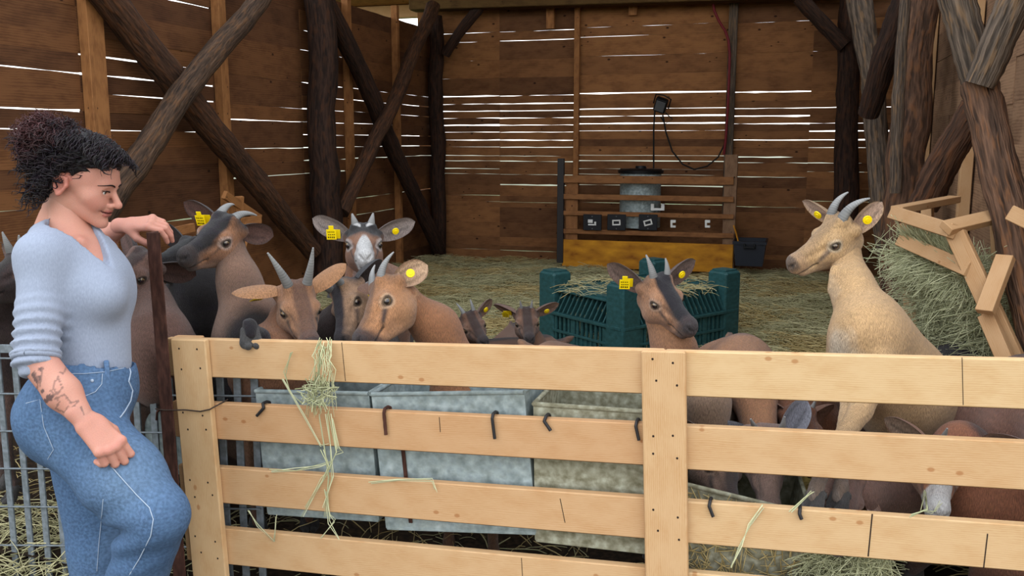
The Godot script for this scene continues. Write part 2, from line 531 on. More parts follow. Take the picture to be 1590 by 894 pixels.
func build_barn() -> void:
	# pen floor: packed litter, uneven
	var fl := setting("floor", "packed straw and manure litter floor of the goat pen", "floor")
	var m := M.new()
	var nu := 48
	var nv := 70
	for j in nv + 1:
		for i in nu + 1:
			var u := lerpf(-4.3, 1.0, float(i) / nu)
			var v := lerpf(2.45, 10.35, float(j) / nv)
			m.vert(rv(u, litter_h(u, v), v), Vector3.UP, Vector2(u, v))
	for j in nv:
		for i in nu:
			var a := j * (nu + 1) + i
			m.tri(a, a + 1, a + nu + 2, Vector3.UP)
			m.tri(a, a + nu + 2, a + nu + 1, Vector3.UP)
	smooth(m)
	part(fl, "litter_bed", m, MT.litter)
	m = M.new()                                     # trampled dark manure along the troughs
	for j in 9:
		for i in nu + 1:
			var u := lerpf(-4.3, 1.0, float(i) / nu)
			var v := lerpf(2.42, 3.6, j / 8.0)
			m.vert(rv(u, litter_h(u, v) + 0.012 - 0.02 * (j / 8.0) * (j / 8.0), v), Vector3.UP, Vector2(u, v))
	for j in 8:
		for i in nu:
			var a := j * (nu + 1) + i
			m.tri(a, a + 1, a + nu + 2, Vector3.UP)
			m.tri(a, a + nu + 2, a + nu + 1, Vector3.UP)
	smooth(m)
	part(fl, "manure", m, MT.soil)
	var kerb := M.new()
	kerb.box(Transform3D(Basis(RU, Vector3.UP, -DV), rv(-1.8, 0.0, 2.5)), Vector3(5.0, 0.2, 0.12), 0.01)
	part(fl, "bed_edge", kerb, MT.soil)
	var gr := setting("ground", "trodden earth and grass outside the pen", "ground")
	m = M.new()
	m.box(Transform3D(Basis(), Vector3(0, -0.1, 0)), Vector3(60, 0.2, 60), 0.01)
	part(gr, "earth", m, MT.grass)
	var yard := M.new()
	yard.box(Transform3D(Basis(RU, Vector3.UP, -DV), rv(-2.0, -0.04, 0.9)), Vector3(7.5, 0.12, 3.1), 0.01)
	part(gr, "yard_soil", yard, MT.soil)

	# walls of sawn boards
	var wb := setting("wall_back", "back wall of horizontal sawn boards with daylight between them", "wall", rv(-1.8, 0, 10.2))
	var rows := [0.1, 0.21, 0.345, 0.40, 0.50, 0.67, 0.85, 0.91, 0.98, 1.11, 1.23, 1.29, 1.38, 1.44, 1.54, 1.62, 1.71, 1.79, 1.87, 1.95, 2.03, 2.12, 2.32, 2.52, 2.73, 2.83, 3.0, 3.12]
	var openb := {0.345: 0.7, 0.40: 1.3, 0.91: 0.8, 0.98: 0.8, 1.11: 1.3, 1.23: 0.7, 1.29: 0.9, 1.38: 1.3, 1.44: 1.0, 1.54: 0.8, 1.62: 1.5, 1.71: 1.2, 1.79: 1.2, 1.87: 1.3, 1.95: 1.3, 2.03: 1.4, 2.12: 1.6, 2.52: 0.5, 2.73: 0.8, 2.83: 1.1, 2.32: 0.3}
	plank_wall(wb, rv(0, 0, 10.2), RU, -DV, rows, [-4.3, -3.3, -2.39, -0.74, 0.1, 0.94], MT.plank, func(r: int, b: int, h: float) -> float:
		var g: float = openb.get(h, 0.0)
		var drop := 0.75 if b < 4 else 0.5
		return 0.0082 * g * rr(0.35, 1.25) if rng.randf() < drop and g > 0.0 else -0.002)
	var wl := setting("wall_left", "left wall of horizontal sawn boards with daylight between them", "wall", rv(-4.16, 0, 6))
	rows = []
	var h := 0.05
	while h < 3.0:
		rows.append(h)
		h += 0.112 if h > 1.1 and h < 2.2 else 0.165
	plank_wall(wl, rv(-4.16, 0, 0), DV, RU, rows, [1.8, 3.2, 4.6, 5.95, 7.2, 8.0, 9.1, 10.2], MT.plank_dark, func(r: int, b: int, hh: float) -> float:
		var p := 0.75 if hh > 1.35 and hh < 2.15 else (0.30 if hh > 0.9 else 0.08)
		return rr(0.003, 0.011) if rng.randf() < p else -0.002)
	var wr := setting("wall_right", "right wall of weathered horizontal boards", "wall", rv(0.92, 0, 6))
	rows = []
	h = 0.05
	while h < 3.0:
		rows.append(h)
		h += 0.19
	plank_wall(wr, rv(0.92, 0, 0), DV, -RU, rows, [2.65, 4.6, 6.4, 8.3, 10.2], MT.plank_grey, func(r: int, b: int, hh: float) -> float:
		return rr(0.001, 0.004) if rng.randf() < 0.12 else -0.002)

	# roof with rafters, reaching over the left wall and the yard
	var rf := setting("ceiling", "board roof on rafters above the pen", "roof", rv(-1.8, 3.3, 5))
	for q in [[3.6, 5.0], [6.7, 11.3]]:
		m = M.new()
		var vm: float = (q[0] + q[1]) / 2
		m.box(Transform3D(Basis(RU, Vector3.UP, -DV) * Basis(Vector3.RIGHT, -ROOF_TILT), rv(-1.9, roof_y(vm) + 0.14, vm)), Vector3(7.6, 0.06, (q[1] - q[0]) / cos(ROOF_TILT)), 0.01)
		part(rf, "roof_deck", m, MT.plank[0])
	m = M.new()                                     # a band of clear sheets lets daylight in
	m.box(Transform3D(Basis(RU, Vector3.UP, -DV) * Basis(Vector3.RIGHT, -ROOF_TILT), rv(-1.9, roof_y(5.85) + 0.14, 5.85)), Vector3(7.6, 0.01, 1.7 / cos(ROOF_TILT)), 0.001)
	part(rf, "clear_sheets", m, MT.clear)
	for k in 9:
		var v := 10.8 - k * 0.86
		m = M.new()
		m.bar(rv(-5.6, roof_y(v) + 0.03, v), rv(1.7, roof_y(v) + 0.03, v), 0.15, 0.07, DV, 0.004, Vector2(rr(0, 1), rr(0, 1)))
		part(rf, "rafter", m, MT.pine[3])
	# studs of sawn timber
	var studs := [[137, 0.14, 4.68, "wide sawn stud behind the woman's head"], [332, 0.09, 5.98, "narrow sawn stud where the two crossed poles meet the left wall"], [535, 0.07, 8.0, "sawn stud just right of the dark bark post on the left wall"], [608, 0.06, 9.1, "sawn stud nearest the far left corner"]]
	for s in studs:
		var t := thing("wall_stud", s[3], "stud", rv(-4.12, 0.2, s[2]), 0, "sawn wall studs")
		m = M.new()
		m.bar(rv(-4.10, 0.2, s[2]), rv(-4.10, 3.0, s[2]), s[1], 0.07, RU, 0.004, Vector2(rr(0, 1), rr(0, 1)))
		part(t, "timber", m, MT.stud)
	for s in [[897, 10, 0.06, 0.06, "sawn stud in the middle of the back wall"], [1140, 0, 0.09, 0.07, "sawn stud beside the dark red hose on the back wall"]]:
		var p := hitv(s[0], s[1], 10.12)
		var t := thing("wall_stud", s[4], "stud", Vector3(p.x, 0.2, p.z), 0, "sawn wall studs")
		m = M.new()
		m.bar(Vector3(p.x, 0.2, p.z), Vector3(p.x, 3.1, p.z), s[2], s[3], DV, 0.004, Vector2(rr(0, 1), rr(0, 1)))
		part(t, "timber", m, MT.stud if s[0] == 897 else MT.log_grey)
	for s in [[1452, 0, 1418, 430, 4.9, 0.065, "light sawn stud right of the thick bark post"], [1362, 0, 1350, 200, 6.9, 0.07, "short pale stud under the roof edge near the far right corner"], [1520, 0, 1485, 400, 3.9, 0.06, "pale stud on the right wall behind the forked pole"]]:
		var a := hitu(s[0], s[1], 0.86)
		var b := hitu(s[2], s[3], 0.86)
		var t := thing("wall_stud", s[6], "stud", b, 0, "sawn wall studs")
		m = M.new()
		m.bar(a, Vector3(a.x, 0.25, a.z), s[5], 0.06, -RU, 0.004, Vector2(rr(0, 1), rr(0, 1)))
		part(t, "timber", m, MT.batten)
	for s in [[855, 8, 45, "longer of the two short wood blocks under the back beam"], [983, 6, 24, "shorter of the two short wood blocks under the back beam"]]:
		var a := hitv(s[0], s[1], 10.1)
		var b := hitv(s[0], s[2], 10.1)
		var t := thing("wood_block", s[3], "block", b, 0, "short blocks under the back beam")
		m = M.new()
		m.bar(a, b, 0.09, 0.05, DV)
		part(t, "timber", m, MT.stud)
	# round poles
	var bl := thing("tie_beam", "mossy squared tie beam along the top of the back wall", "beam", rv(-4.1, 2.95, 9.95))
	m = M.new()
	m.bar(rv(-4.25, 3.15, 9.9), rv(0.85, 3.08, 9.9), 0.2, 0.2, DV, 0.02, Vector2(0.2, 0.3))
	part(bl, "timber", m, MT.beam)
	log_thing("post", "thick dark bark post in the middle of the left wall", "post", [rv(-3.95, 0.2, 7.2), rv(-3.95, 3.2, 7.2)], [0.135, 0.12], MT.log_dark)
	log_thing("post", "dark post in the far left corner", "post", [rv(-4.0, 0.2, 10.0), rv(-4.0, 3.0, 10.0)], [0.09, 0.085], MT.log_dark)
	var lp := func(x: float, y: float, u: float) -> Vector3: return hitu(x, y, u)
	log_thing("brace", "peeling bark brace slanting down right from above the woman", "brace", [lp.call(150, -30, -3.98), lp.call(285, 145, -3.95), lp.call(485, 390, -3.93)], [0.10, 0.10, 0.085], MT.log_brown)
	log_thing("brace", "smooth grey brown brace rising right behind the woman's face", "brace", [lp.call(70, 470, -3.83), lp.call(185, 290, -3.80), lp.call(285, 145, -3.78), lp.call(420, -20, -3.8)], [0.085, 0.085, 0.08, 0.075], MT.log_mid)
	log_thing("brace", "thin dark bark brace slanting down to the far left corner", "brace", [lp.call(500, -10, -3.95), lp.call(588, 180, -3.95), lp.call(680, 385, -3.9)], [0.085, 0.085, 0.08], MT.log_dark)
	log_thing("brace", "thin brown brace rising to the far left corner post", "brace", [lp.call(530, 330, -3.86), lp.call(600, 180, -3.82), lp.call(672, 10, -3.85)], [0.07, 0.07, 0.075], MT.log_brown)
	log_thing("brace", "short knee brace under the left end of the tie beam", "brace", [hitv(690, 85, 9.9), hitv(745, 8, 9.9)], [0.055, 0.06], MT.log_dark)
	log_thing("brace", "short dark knee brace under the right end of the tie beam", "brace", [hitv(1312, 72, 9.7), hitv(1240, -4, 9.7)], [0.075, 0.07], MT.log_dark)
	log_thing("post", "dark rotten bark post in the far right corner", "post", [spot(1310, 400, 9.0), spot(1316, 60, 9.0), spot(1322, -20, 9.0)], [0.13, 0.10, 0.10], MT.log_dark)
	log_thing("brace", "smooth pale grey brace leaning in the far right corner", "brace", [spot(1384, 420, 6.6), spot(1362, 190, 6.7), spot(1330, -30, 6.8)], [0.085, 0.08, 0.09], MT.log_grey)
	log_thing("brace", "dark bark brace crossing down to the pale grey brace", "brace", [spot(1348, 178, 6.3), spot(1378, 80, 6.0), spot(1412, -30, 5.8)], [0.07, 0.085, 0.09], MT.log_dark)
	log_thing("post", "thick flaking bark post left of the hay rack", "post", [spot(1402, 470, 5.6), spot(1408, 250, 5.6), spot(1432, -20, 5.6)], [0.135, 0.12, 0.10], MT.log_red)
	log_thing("pole", "slim blue grey pole tied against the thick bark post", "pole", [spot(1391, 300, 5.4), spot(1394, 150, 5.35), spot(1408, -20, 5.35)], [0.036, 0.036, 0.03], MT.log_grey)
	log_thing("prop", "flaking bark prop slanting down right past the hay rack", "prop", [spot(1672, 760, 2.75), spot(1600, 460, 2.95), spot(1560, 300, 3.05), spot(1517, 128, 3.15)], [0.066, 0.063, 0.063, 0.06], MT.log_red)
	log_thing("prop", "pale peeled fork arm leaning left above the bark prop", "prop", [spot(1520, 140, 3.2), spot(1500, 70, 3.2), spot(1478, -20, 3.2)], [0.055, 0.058, 0.058], MT.log_grey)
	log_thing("prop", "grey bark fork arm leaning right above the bark prop", "prop", [spot(1520, 132, 3.1), spot(1550, 60, 3.05), spot(1590, -30, 3.0)], [0.05, 0.055, 0.06], MT.log_grey)
	log_thing("brace", "dark brace low on the right wall behind the hay rack", "brace", [spot(1435, 320, 4.3), spot(1470, 245, 4.2), spot(1512, 165, 4.1)], [0.07, 0.07, 0.07], MT.log_brown)

func litter_h(u: float, v: float) -> float:
	var e := 0.22 - 0.12 * clampf((4.4 - v) / 1.6, 0, 1) + 0.05 * nz.get_noise_2d(u * 30.0, v * 30.0) + 0.02 * nz.get_noise_2d(u * 110.0, v * 110.0)
	e += 0.05 * clampf((v - 4.0) / 3.0, 0, 1)
	return e - 0.06 * clampf((v - 9.0) / 1.2, 0, 1)
const ROOF_TILT := 0.20
const ROOF_MID := 7.4
const ROOF_LEN := 7.6
func roof_y(v: float) -> float:
	return 3.28 + (10.2 - v) * tan(ROOF_TILT)

func smooth(m: M) -> void:
	var s := PackedVector3Array()
	s.resize(m.v.size())
	for t in range(0, m.ix.size(), 3):
		var a := m.ix[t]
		var b := m.ix[t + 1]
		var d := m.ix[t + 2]
		var nn := (m.v[d] - m.v[a]).cross(m.v[b] - m.v[a])
		s[a] += nn
		s[b] += nn
		s[d] += nn
	for i in s.size():
		m.n[i] = s[i].normalized()

# ---------- fence and what hangs on it ----------
func fbox(m: M, a0: float, a1: float, b0: float, b1: float, c0: float, c1: float, ch := 0.003) -> void:
	m.box(Transform3D(Basis(F1, F2, F3), fp((a0 + a1) / 2, (b0 + b1) / 2, (c0 + c1) / 2)), Vector3(absf(a1 - a0), absf(b1 - b0), absf(c1 - c0)), ch, Vector2(rr(0, 1), rr(0.28, 0.6)))

func build_fence() -> void:
	var fe := thing("fence", "pale pine slatted pen fence with five rails and two uprights", "fence", fp(0.6, -1.0, 0))
	var tops := [0.0, -0.202, -0.411, -0.613, -0.815]
	for i in 5:
		var t: float = tops[i]
		for s in 2:
			var m := M.new()
			if s == 0:
				fbox(m, -0.205, 1.346, t - 0.118 - rr(0, 0.004), t + rr(-0.002, 0.002), -0.028, 0.0, 0.004)
			else:
				fbox(m, 1.347, 2.95, t - 0.121 - rr(0, 0.005), t - 0.002, -0.028, 0.0, 0.004)
			var rl := part(fe, "rail", m, MT.pine[(i * 2 + s * 3) % 3 + (0 if s == 1 else 2)])
			# drying cracks and butt joints in the boards
			for q in [[0, 0, 0.405, 0.0, 0.116, 0.0009, 0.004], [0, 1, 2.06, 0.0, 0.118, 0.0008, 0.006], [2, 1, 1.865, 0.0, 0.115, 0.0016, -0.008], [2, 1, 2.13, 0.03, 0.12, 0.0014, -0.006], [1, 0, 0.70, 0.01, 0.055, 0.0010, 0.001], [2, 0, 1.05, 0.02, 0.09, 0.0010, 0.012], [3, 0, 0.93, 0.005, 0.115, 0.0009, 0.002]]:
				if q[0] == i and q[1] == s:
					var ck := M.new()
					ck.bar(fp(q[2], t - q[3], 0.0), fp(q[2] + q[6], t - q[4], 0.0), q[5] * 2.0, 0.0012, F3, 0.0002)
					part(rl, "crack", ck, MT.hole)
	var k := 0
	for a in [[-0.170, -0.044], [1.288, 1.404]]:
		var m := M.new()
		fbox(m, a[0], a[1], -1.03, 0.003, 0.001, 0.026, 0.005)
		var up_ := part(fe, "upright", m, MT.pine[1 if k == 0 else 2])
		for t in tops:
			for d in [[0.22, 0.028], [0.75, 0.03], [0.3, 0.085], [0.78, 0.09]]:
				var nl := M.new()
				var p := fp(lerpf(a[0], a[1], d[0] + rr(-0.06, 0.06)), t - d[1] + rr(-0.012, 0.012), 0.0262)
				nl.ball(p, Basis(F1, F2, F3).scaled_local(Vector3(0.0032, 0.0036, 0.0012)), 6)
				part(up_, "nail_head", nl, MT.hole)
		k += 1
	var bk := M.new()
	fbox(bk, -0.20, -0.10, -1.0, 0.0, -0.055, -0.0285, 0.004)
	part(fe, "back_batten", bk, MT.pine[4])
	# rusty steel upright at the end of the fence
	var rp := thing("steel_post", "rusty angle iron post under the woman's hand", "post", fp(-0.20, -1.03, 0.03))
	var m2 := M.new()
	var pb := fp(-0.207, -1.0, 0.045)
	var pt := fp(-0.178, 0.335, 0.045)
	m2.bar(pb, pt, 0.047, 0.006, F3, 0.002)
	m2.bar(pb + F1 * -0.02 - F3 * 0.025, pt + F1 * -0.02 - F3 * 0.025, 0.006, 0.05, F3, 0.002)
	part(rp, "angle_bar", m2, MT.rust)
	var rg := thing("ring", "small bright metal ring beside the top of the rusty post", "ring", spot(233, 373, 2.83))
	m2 = M.new()
	var pth := PackedVector3Array()
	var rad := PackedFloat32Array()
	for i in 13:
		pth.append(spot(236, 374, 2.83) + (Vector3.RIGHT * cos(TAU * i / 12) + Vector3.UP * sin(TAU * i / 12) * 0.8) * 0.008)
		rad.append(0.0017)
	m2.tube(pth, rad, 6, false)
	part(rg, "loop", m2, MT.lead)
	# wire binding round the left upright
	var bw := thing("binding_wire", "thin rusty wire twisted round the fence's left upright", "wire", fp(-0.2, -0.22, 0.06))
	m2 = M.new()
	pth = PackedVector3Array([fp(-0.23, -0.225, -0.03), fp(-0.235, -0.218, 0.04), fp(-0.19, -0.216, 0.055), fp(-0.13, -0.219, 0.032), fp(-0.08, -0.222, 0.03), fp(-0.045, -0.214, 0.03), fp(-0.025, -0.203, 0.012), fp(-0.02, -0.198, -0.03)])
	m2.tube(pth, _fill(8, 0.0022), 6)
	part(bw, "strand", m2, MT.wire)
	# bent hooks over the rails that carry the troughs
	var hk := [[0.125, -0.204, 0.030, 0.02, "bent dark hook nearest the fence's left upright", 0], [0.531, -0.203, 0.068, -0.002, "ribbed rusty rebar hook left of the rebar pair", 1], [0.864, -0.203, 0.062, -0.004, "straight dark hook right of the ribbed rusty one", 0], [1.018, -0.203, 0.030, -0.014, "short bent hook between the straight hook and the middle upright", 0], [1.270, -0.205, 0.042, -0.006, "dark hook tight against the fence's middle upright", 0], [1.462, -0.415, 0.032, -0.008, "bent hook on the third rail right of the middle upright", 0], [1.690, -0.418, 0.018, -0.004, "hook tip on the third rail under the tan goat's hooves", 0]]
	for q in hk:
		var t := thing("trough_hook", (q[4] as String).replace("left of the rebar pair", "on the second rail, above the rusty strap"), "hook", fp(q[0], q[1], 0), 0, "hooks over the rails")
		m2 = M.new()
		pth = PackedVector3Array([fp(q[0], q[1] - 0.05, -0.037), fp(q[0], q[1] + 0.002, -0.036), fp(q[0], q[1] + 0.008, -0.02), fp(q[0], q[1] + 0.008, 0.002), fp(q[0] + q[3] * 0.3, q[1] - 0.004, 0.008), fp(q[0] - q[3], q[1] - q[2], 0.009)])
		var rs := PackedFloat32Array()
		var p2 := PackedVector3Array()
		for i in 26:
			var f := i / 25.0 * 5.0
			var j := mini(int(f), 4)
			p2.append(pth[j].lerp(pth[j + 1], f - j))
			rs.append(0.0047 * (1.0 + (0.14 * (i % 2) if q[5] == 1 else 0.0)))
		m2.tube(p2, rs, 8)
		part(t, "bar", m2, MT.rust if q[5] == 1 else MT.steel_dark)

func _fill(n: int, x: float) -> PackedFloat32Array:
	var a := PackedFloat32Array()
	a.resize(n)
	a.fill(x)
	return a

# an open sheet metal trough with a rolled rim: origin at front left top, axes along, up, back
func trough(label: String, o: Vector3, ex: Vector3, ey: Vector3, ez: Vector3, L: float, Hh: float, W: float, dirty: bool, bands: Array) -> Node3D:
	var t := thing("feed_trough", label, "trough", o + ex * L * 0.5 - ey * Hh + ez * W * 0.5, 0, "feed troughs hung behind the fence")
	var mt: Material = MT.zinc_dirty if dirty else MT.zinc
	var b := Basis(ex, ey, -ez)
	var w := 0.004
	var m := M.new()
	m.box(Transform3D(b, o + ex * L / 2 - ey * Hh / 2 + ez * w / 2), Vector3(L, Hh, w), 0.001)
	part(t, "front_sheet", m, mt)
	m = M.new()
	m.box(Transform3D(b, o + ex * L / 2 - ey * Hh / 2 + ez * W), Vector3(L, Hh, w), 0.001)
	part(t, "rear_sheet", m, mt)
	for s in [0.0, L]:
		m = M.new()
		m.box(Transform3D(b, o + ex * s - ey * Hh / 2 + ez * W / 2), Vector3(w, Hh, W), 0.001)
		part(t, "end_sheet", m, mt)
	m = M.new()
	m.box(Transform3D(b, o + ex * L / 2 - ey * Hh + ez * W / 2), Vector3(L, 0.012, W + 0.004), 0.003)
	part(t, "bottom_sheet", m, mt)
	m = M.new()
	var r := PackedVector3Array([o, o + ex * L, o + ex * L + ez * W, o + ez * W, o])
	for i in 4:
		m.tube(PackedVector3Array([r[i], r[i + 1]]), _fill(2, 0.007), 8)
	part(t, "rolled_rim", m, mt)
	for s in bands:
		m = M.new()
		m.box(Transform3D(b, o + ex * s - ey * Hh * 0.55 - ez * 0.004), Vector3(0.012, Hh * 0.8, 0.004), 0.001)
		part(t, "rusty_strap", m, MT.rust)
	return t

func build_troughs() -> void:
	var pl := func(x: float, y: float, c: float) -> Vector3: return hitf(x, y, c)
	var specs := [
		[397, 607, 572, 611, 795, -0.07, false, [], "grey galvanized trough, leftmost behind the fence rails"],
		[577, 612, 813, 609, 819, -0.06, false, [0.085], "bright scuffed galvanized trough with a rusty strap, middle of the row"],
		[829, 627, 1018, 640, 838, -0.06, true, [], "stained galvanized trough ending behind the middle upright"]]
	for s in specs:
		var a: Vector3 = pl.call(s[0], s[1], s[5])
		var b: Vector3 = pl.call(s[2], s[3], s[5])
		var ex := (b - a).normalized()
		var ey := (F2 - ex * F2.dot(ex)).normalized()
		var ez := -ex.cross(ey).normalized()
		var c: Vector3 = pl.call(s[0], s[4], s[5])
		trough(s[8], a, ex, ey, ez, a.distance_to(b), (a - c).dot(ey), 0.30, s[6], s[7])
	# the low one right of the middle upright, tipped towards the yard
	var a: Vector3 = pl.call(1050, 748, -0.10)
	var b: Vector3 = pl.call(1262, 800, -0.14)
	var ex := (b - a).normalized()
	var ey := (F2 - ex * F2.dot(ex)).normalized()
	var ez := -ex.cross(ey).normalized()
	var t := trough("straw crusted trough hung low right of the middle upright", a, ex, ey, ez, a.distance_to(b), 0.34, 0.34, true, [])
	var st := M.new()
	for i in 420:
		var p := a + ex * rr(0.0, a.distance_to(b)) - ey * rr(0.02, 0.33) - ez * 0.006
		var g := rr(0, TAU)
		var d := (ex * cos(g) + ey * sin(g)) * rr(0.008, 0.035)
		st.col = hay_col(1)
		st.tube(PackedVector3Array([p - d, p - ez * 0.003, p + d]), PackedFloat32Array([0.001, 0.0018, 0.001]), 4)
	part(t, "straw_crust", st, MT.hay, "stuff")
	# one more behind the hurdle, left of the fence
	a = pl.call(196, 592, -0.16)
	b = pl.call(266, 592, -0.16)
	trough("grey galvanized trough seen through the hurdle beside the rusty post", a, (b - a).normalized(), F2, -F3, a.distance_to(b) + 0.03, 0.32, 0.3, false, [])

func build_hurdle() -> void:
	var hu := thing("hurdle", "grey steel slatted hurdle behind the woman", "hurdle", hitf(130, 900, -0.11))
	var x := -6.0
	var c := -0.09
	while x < 410.0:
		if true:
			var p := hitf(x, 532.0, c)
			var m := M.new()
			m.bar(p, p - Vector3(0, p.y - 0.02, 0) , 0.026, 0.008, F3, 0.002)
			part(hu, "slat", m, MT.hurdle)
		x += 26.5 if x < 340 else 27.0
	var k := 0
	for y in [541, 556, 611, 669, 727, 786, 846]:
		var m := M.new()
		var p := hitf(-12, y, c + 0.008)
		var q := hitf(405, y + 4, c + 0.008)
		if k == 0:
			m.bar(p, q, 0.03, 0.008, F3, 0.002)
			part(hu, "top_band", m, MT.hurdle)
		else:
			m.tube(PackedVector3Array([p, q]), _fill(2, 0.0035), 6)
			part(hu, "cross_wire", m, MT.hurdle)
		k += 1
	# bent rod hanging on it
	var rd := thing("bent_rod", "rusty bent rod hooked on the hurdle beside the trough", "rod", hitf(250, 680, -0.07))
	var m3 := M.new()
	var pp := PackedVector3Array()
	for q in [[243, 652], [244, 640], [250, 632], [256, 634], [257, 645], [257, 680]]:
		pp.append(hitf(q[0], q[1], -0.068))
	m3.tube(pp, _fill(6, 0.004), 8)
	part(rd, "bar", m3, MT.rust)

# ---------- back of the pen ----------
func vbox(m: M, v: float, x0: float, y0: float, x1: float, y1: float, t: float, ch := 0.003) -> void:
	var a := hitv(x0, y0, v)
	var b := hitv(x1, y1, v)
	var u0 := a.dot(RU)
	var u1 := b.dot(RU)
	m.box(Transform3D(Basis(RU, Vector3.UP, -DV), rv((u0 + u1) / 2, (a.y + b.y) / 2, v + t / 2)), Vector3(absf(u1 - u0), absf(b.y - a.y), t), ch, Vector2(rr(0, 1), rr(0.28, 0.6)))

func build_feeder() -> void:
	var V := 9.35
	var st := thing("feed_station", "slatted feed enclosure with stained yellow lower panel at the back wall", "feeder", rv(-1.6, 0.2, V))
	for r in [[272, 287], [301, 314], [327, 340], [355, 370]]:
		var m := M.new()
		vbox(m, V, 874, r[0], 1139, r[1], 0.024)
		part(st, "slat", m, MT.plank[1])
	var m := M.new()
	vbox(m, V + 0.005, 873, 371.5, 1137, 424, 0.02)
	part(st, "yellow_panel", m, MT.yellow)
	m = M.new()
	vbox(m, V + 0.03, 879, 275, 896, 420, 0.06)
	part(st, "corner_post", m, MT.plank[1])
	m = M.new()
	vbox(m, V + 0.03, 1126, 240, 1139, 420, 0.07)
	part(st, "corner_post", m, MT.plank_grey[2])
	m = M.new()
	vbox(m, V - 0.01, 865.5, 246, 874, 408, 0.05)
	part(st, "steel_post", m, MT.steel_dark)
	m = M.new()
	vbox(m, V + 0.55, 876, 330, 1136, 420, 0.02)
	part(st, "rear_board", m, MT.plank[4])
	# three square black plates with a pale logo print, and two white insulators
	var k := 0
	for x in [919.5, 957.0, 1006.0]:
		var lab: String = ["leftmost of the three square black plates on the feed enclosure", "middle of the three square black plates on the feed enclosure", "rightmost of the three square black plates, its white mark tilted"][k]
		var t := thing("plate", lab, "plate", hitv(x, 359, V - 0.03), 0, "square black plates on the feed enclosure")
		m = M.new()
		vbox(m, V - 0.032, x - 14, 332.5, x + 14, 358, 0.022, 0.004)
		part(t, "face", m, MT.box_black)
		var cx := hitv(x, 345.5, V - 0.036)
		var tilt: float = [0.0, 0.05, 0.28][k]
		var rot := Basis(DV, -tilt) * Basis(RU, Vector3.UP, -DV)
		m = M.new()
		var s := [[0.0, 0.022, 0.085, 0.014], [0.0, -0.022, 0.085, 0.014], [-0.036, 0.0, 0.014, 0.05], [0.036, 0.0, 0.014, 0.05]]
		if k == 0:
			s = [[-0.02, 0.014, 0.05, 0.035], [0.0, -0.022, 0.085, 0.014], [0.032, -0.005, 0.02, 0.03]]
		for q in s:
			m.box(Transform3D(rot, cx + rot * Vector3(q[0], q[1], 0)), Vector3(q[2], q[3], 0.004), 0.001)
		part(t, "white_mark", m, MT.white)
		for yy in [336, 355]:
			m = M.new()
			m.ball(hitv(x, yy, V - 0.034), Basis().scaled(Vector3.ONE * 0.007), 8)
			part(t, "screw_head", m, MT.lead)
		k += 1
	k = 0
	for x in [1045.0, 1098.5]:
		var t := thing("clip", ["white clip left of the other in the lower slot of the feed enclosure", "white clip nearest the right end of the feed enclosure"][k], "clip", hitv(x, 353, V))
		m = M.new()
		vbox(m, V - 0.02, x - 4, 341.5, x + 4, 346, 0.03)
		vbox(m, V - 0.02, x - 4, 350, x + 4, 353.5, 0.03)
		vbox(m, V - 0.02, x - 4, 345, x - 1, 351, 0.03)
		part(t, "body", m, MT.white)
		k += 1
	var cl := thing("clip", "white two lugged clip in the slot just below the drum", "clip", hitv(1020, 326, V + 0.1))
	m = M.new()
	for x in [1013.0, 1029.0]:
		vbox(m, V + 0.08, x - 2.5, 316, x + 2.5, 327, 0.03)
	vbox(m, V + 0.08, 1015, 323, 1027, 327, 0.02)
	part(cl, "body", m, MT.white)
	# grey drum with black lid behind the slats
	var pd := hitv(993, 352, V + 0.3)
	var dr := thing("drum", "pale metal drum with black lid behind the feed slats", "drum", pd)
	var r := 0.215
	var top := hitv(993, 268, V + 0.3).y
	m = M.new()
	m.lathe(pd, Vector3.UP, [Vector2(0, 0), Vector2(r, 0), Vector2(r, 0.12), Vector2(r + 0.01, 0.13), Vector2(r, 0.14), Vector2(r, 0.3), Vector2(r + 0.01, 0.31), Vector2(r, 0.32), Vector2(r, top - pd.y), Vector2(0, top - pd.y)], 28)
	part(dr, "shell", m, MT.zinc)
	m = M.new()
	m.lathe(Vector3(pd.x, top - 0.005, pd.z), Vector3.UP, [Vector2(0, 0), Vector2(r + 0.022, 0), Vector2(r + 0.025, 0.03), Vector2(r, 0.045), Vector2(0.06, 0.05), Vector2(0.055, 0.075), Vector2(0, 0.075)], 28)
	part(dr, "lid", m, MT.black)
	# floodlight and its cables
	var V2 := 10.1
	var fl := thing("floodlight", "black work lamp hung high on the back wall", "lamp", hitv(1026, 182, V2))
	m = M.new()
	var c0 := hitv(1026, 163, V2 - 0.12)
	var fb := Basis(DV, 0.35) * Basis(RU, Vector3.UP, -DV) * Basis(Vector3.RIGHT, 0.5)
	m.box(Transform3D(fb, c0), Vector3(0.13, 0.16, 0.07), 0.012)
	part(fl, "housing", m, MT.black)
	m = M.new()
	var br := PackedVector3Array()
	for q in [[-0.085, -0.02], [-0.085, 0.09], [0.0, 0.11], [0.085, 0.09], [0.085, -0.02]]:
		br.append(c0 + fb * Vector3(q[0], q[1], -0.02))
	m.tube(br, _fill(5, 0.008), 6)
	part(fl, "bracket", m, MT.black)
	m = M.new()
	br = PackedVector3Array()
	for q in [[0.05, -0.08], [0.13, -0.15], [0.05, -0.2], [0.0, -0.12]]:
		br.append(c0 + Vector3(q[0], q[1], 0.0))
	m.tube(br, _fill(4, 0.007), 6)
	part(fl, "handle", m, MT.black)
	m = M.new()
	m.box(Transform3D(fb, c0 + fb * Vector3(0, 0, 0.036)), Vector3(0.10, 0.12, 0.004), 0.001)
	part(fl, "lens", m, MT.lead)
	var ca := thing("cable", "black cable hanging straight down from the work lamp", "cable", hitv(1015, 262, V2))
	m = M.new()
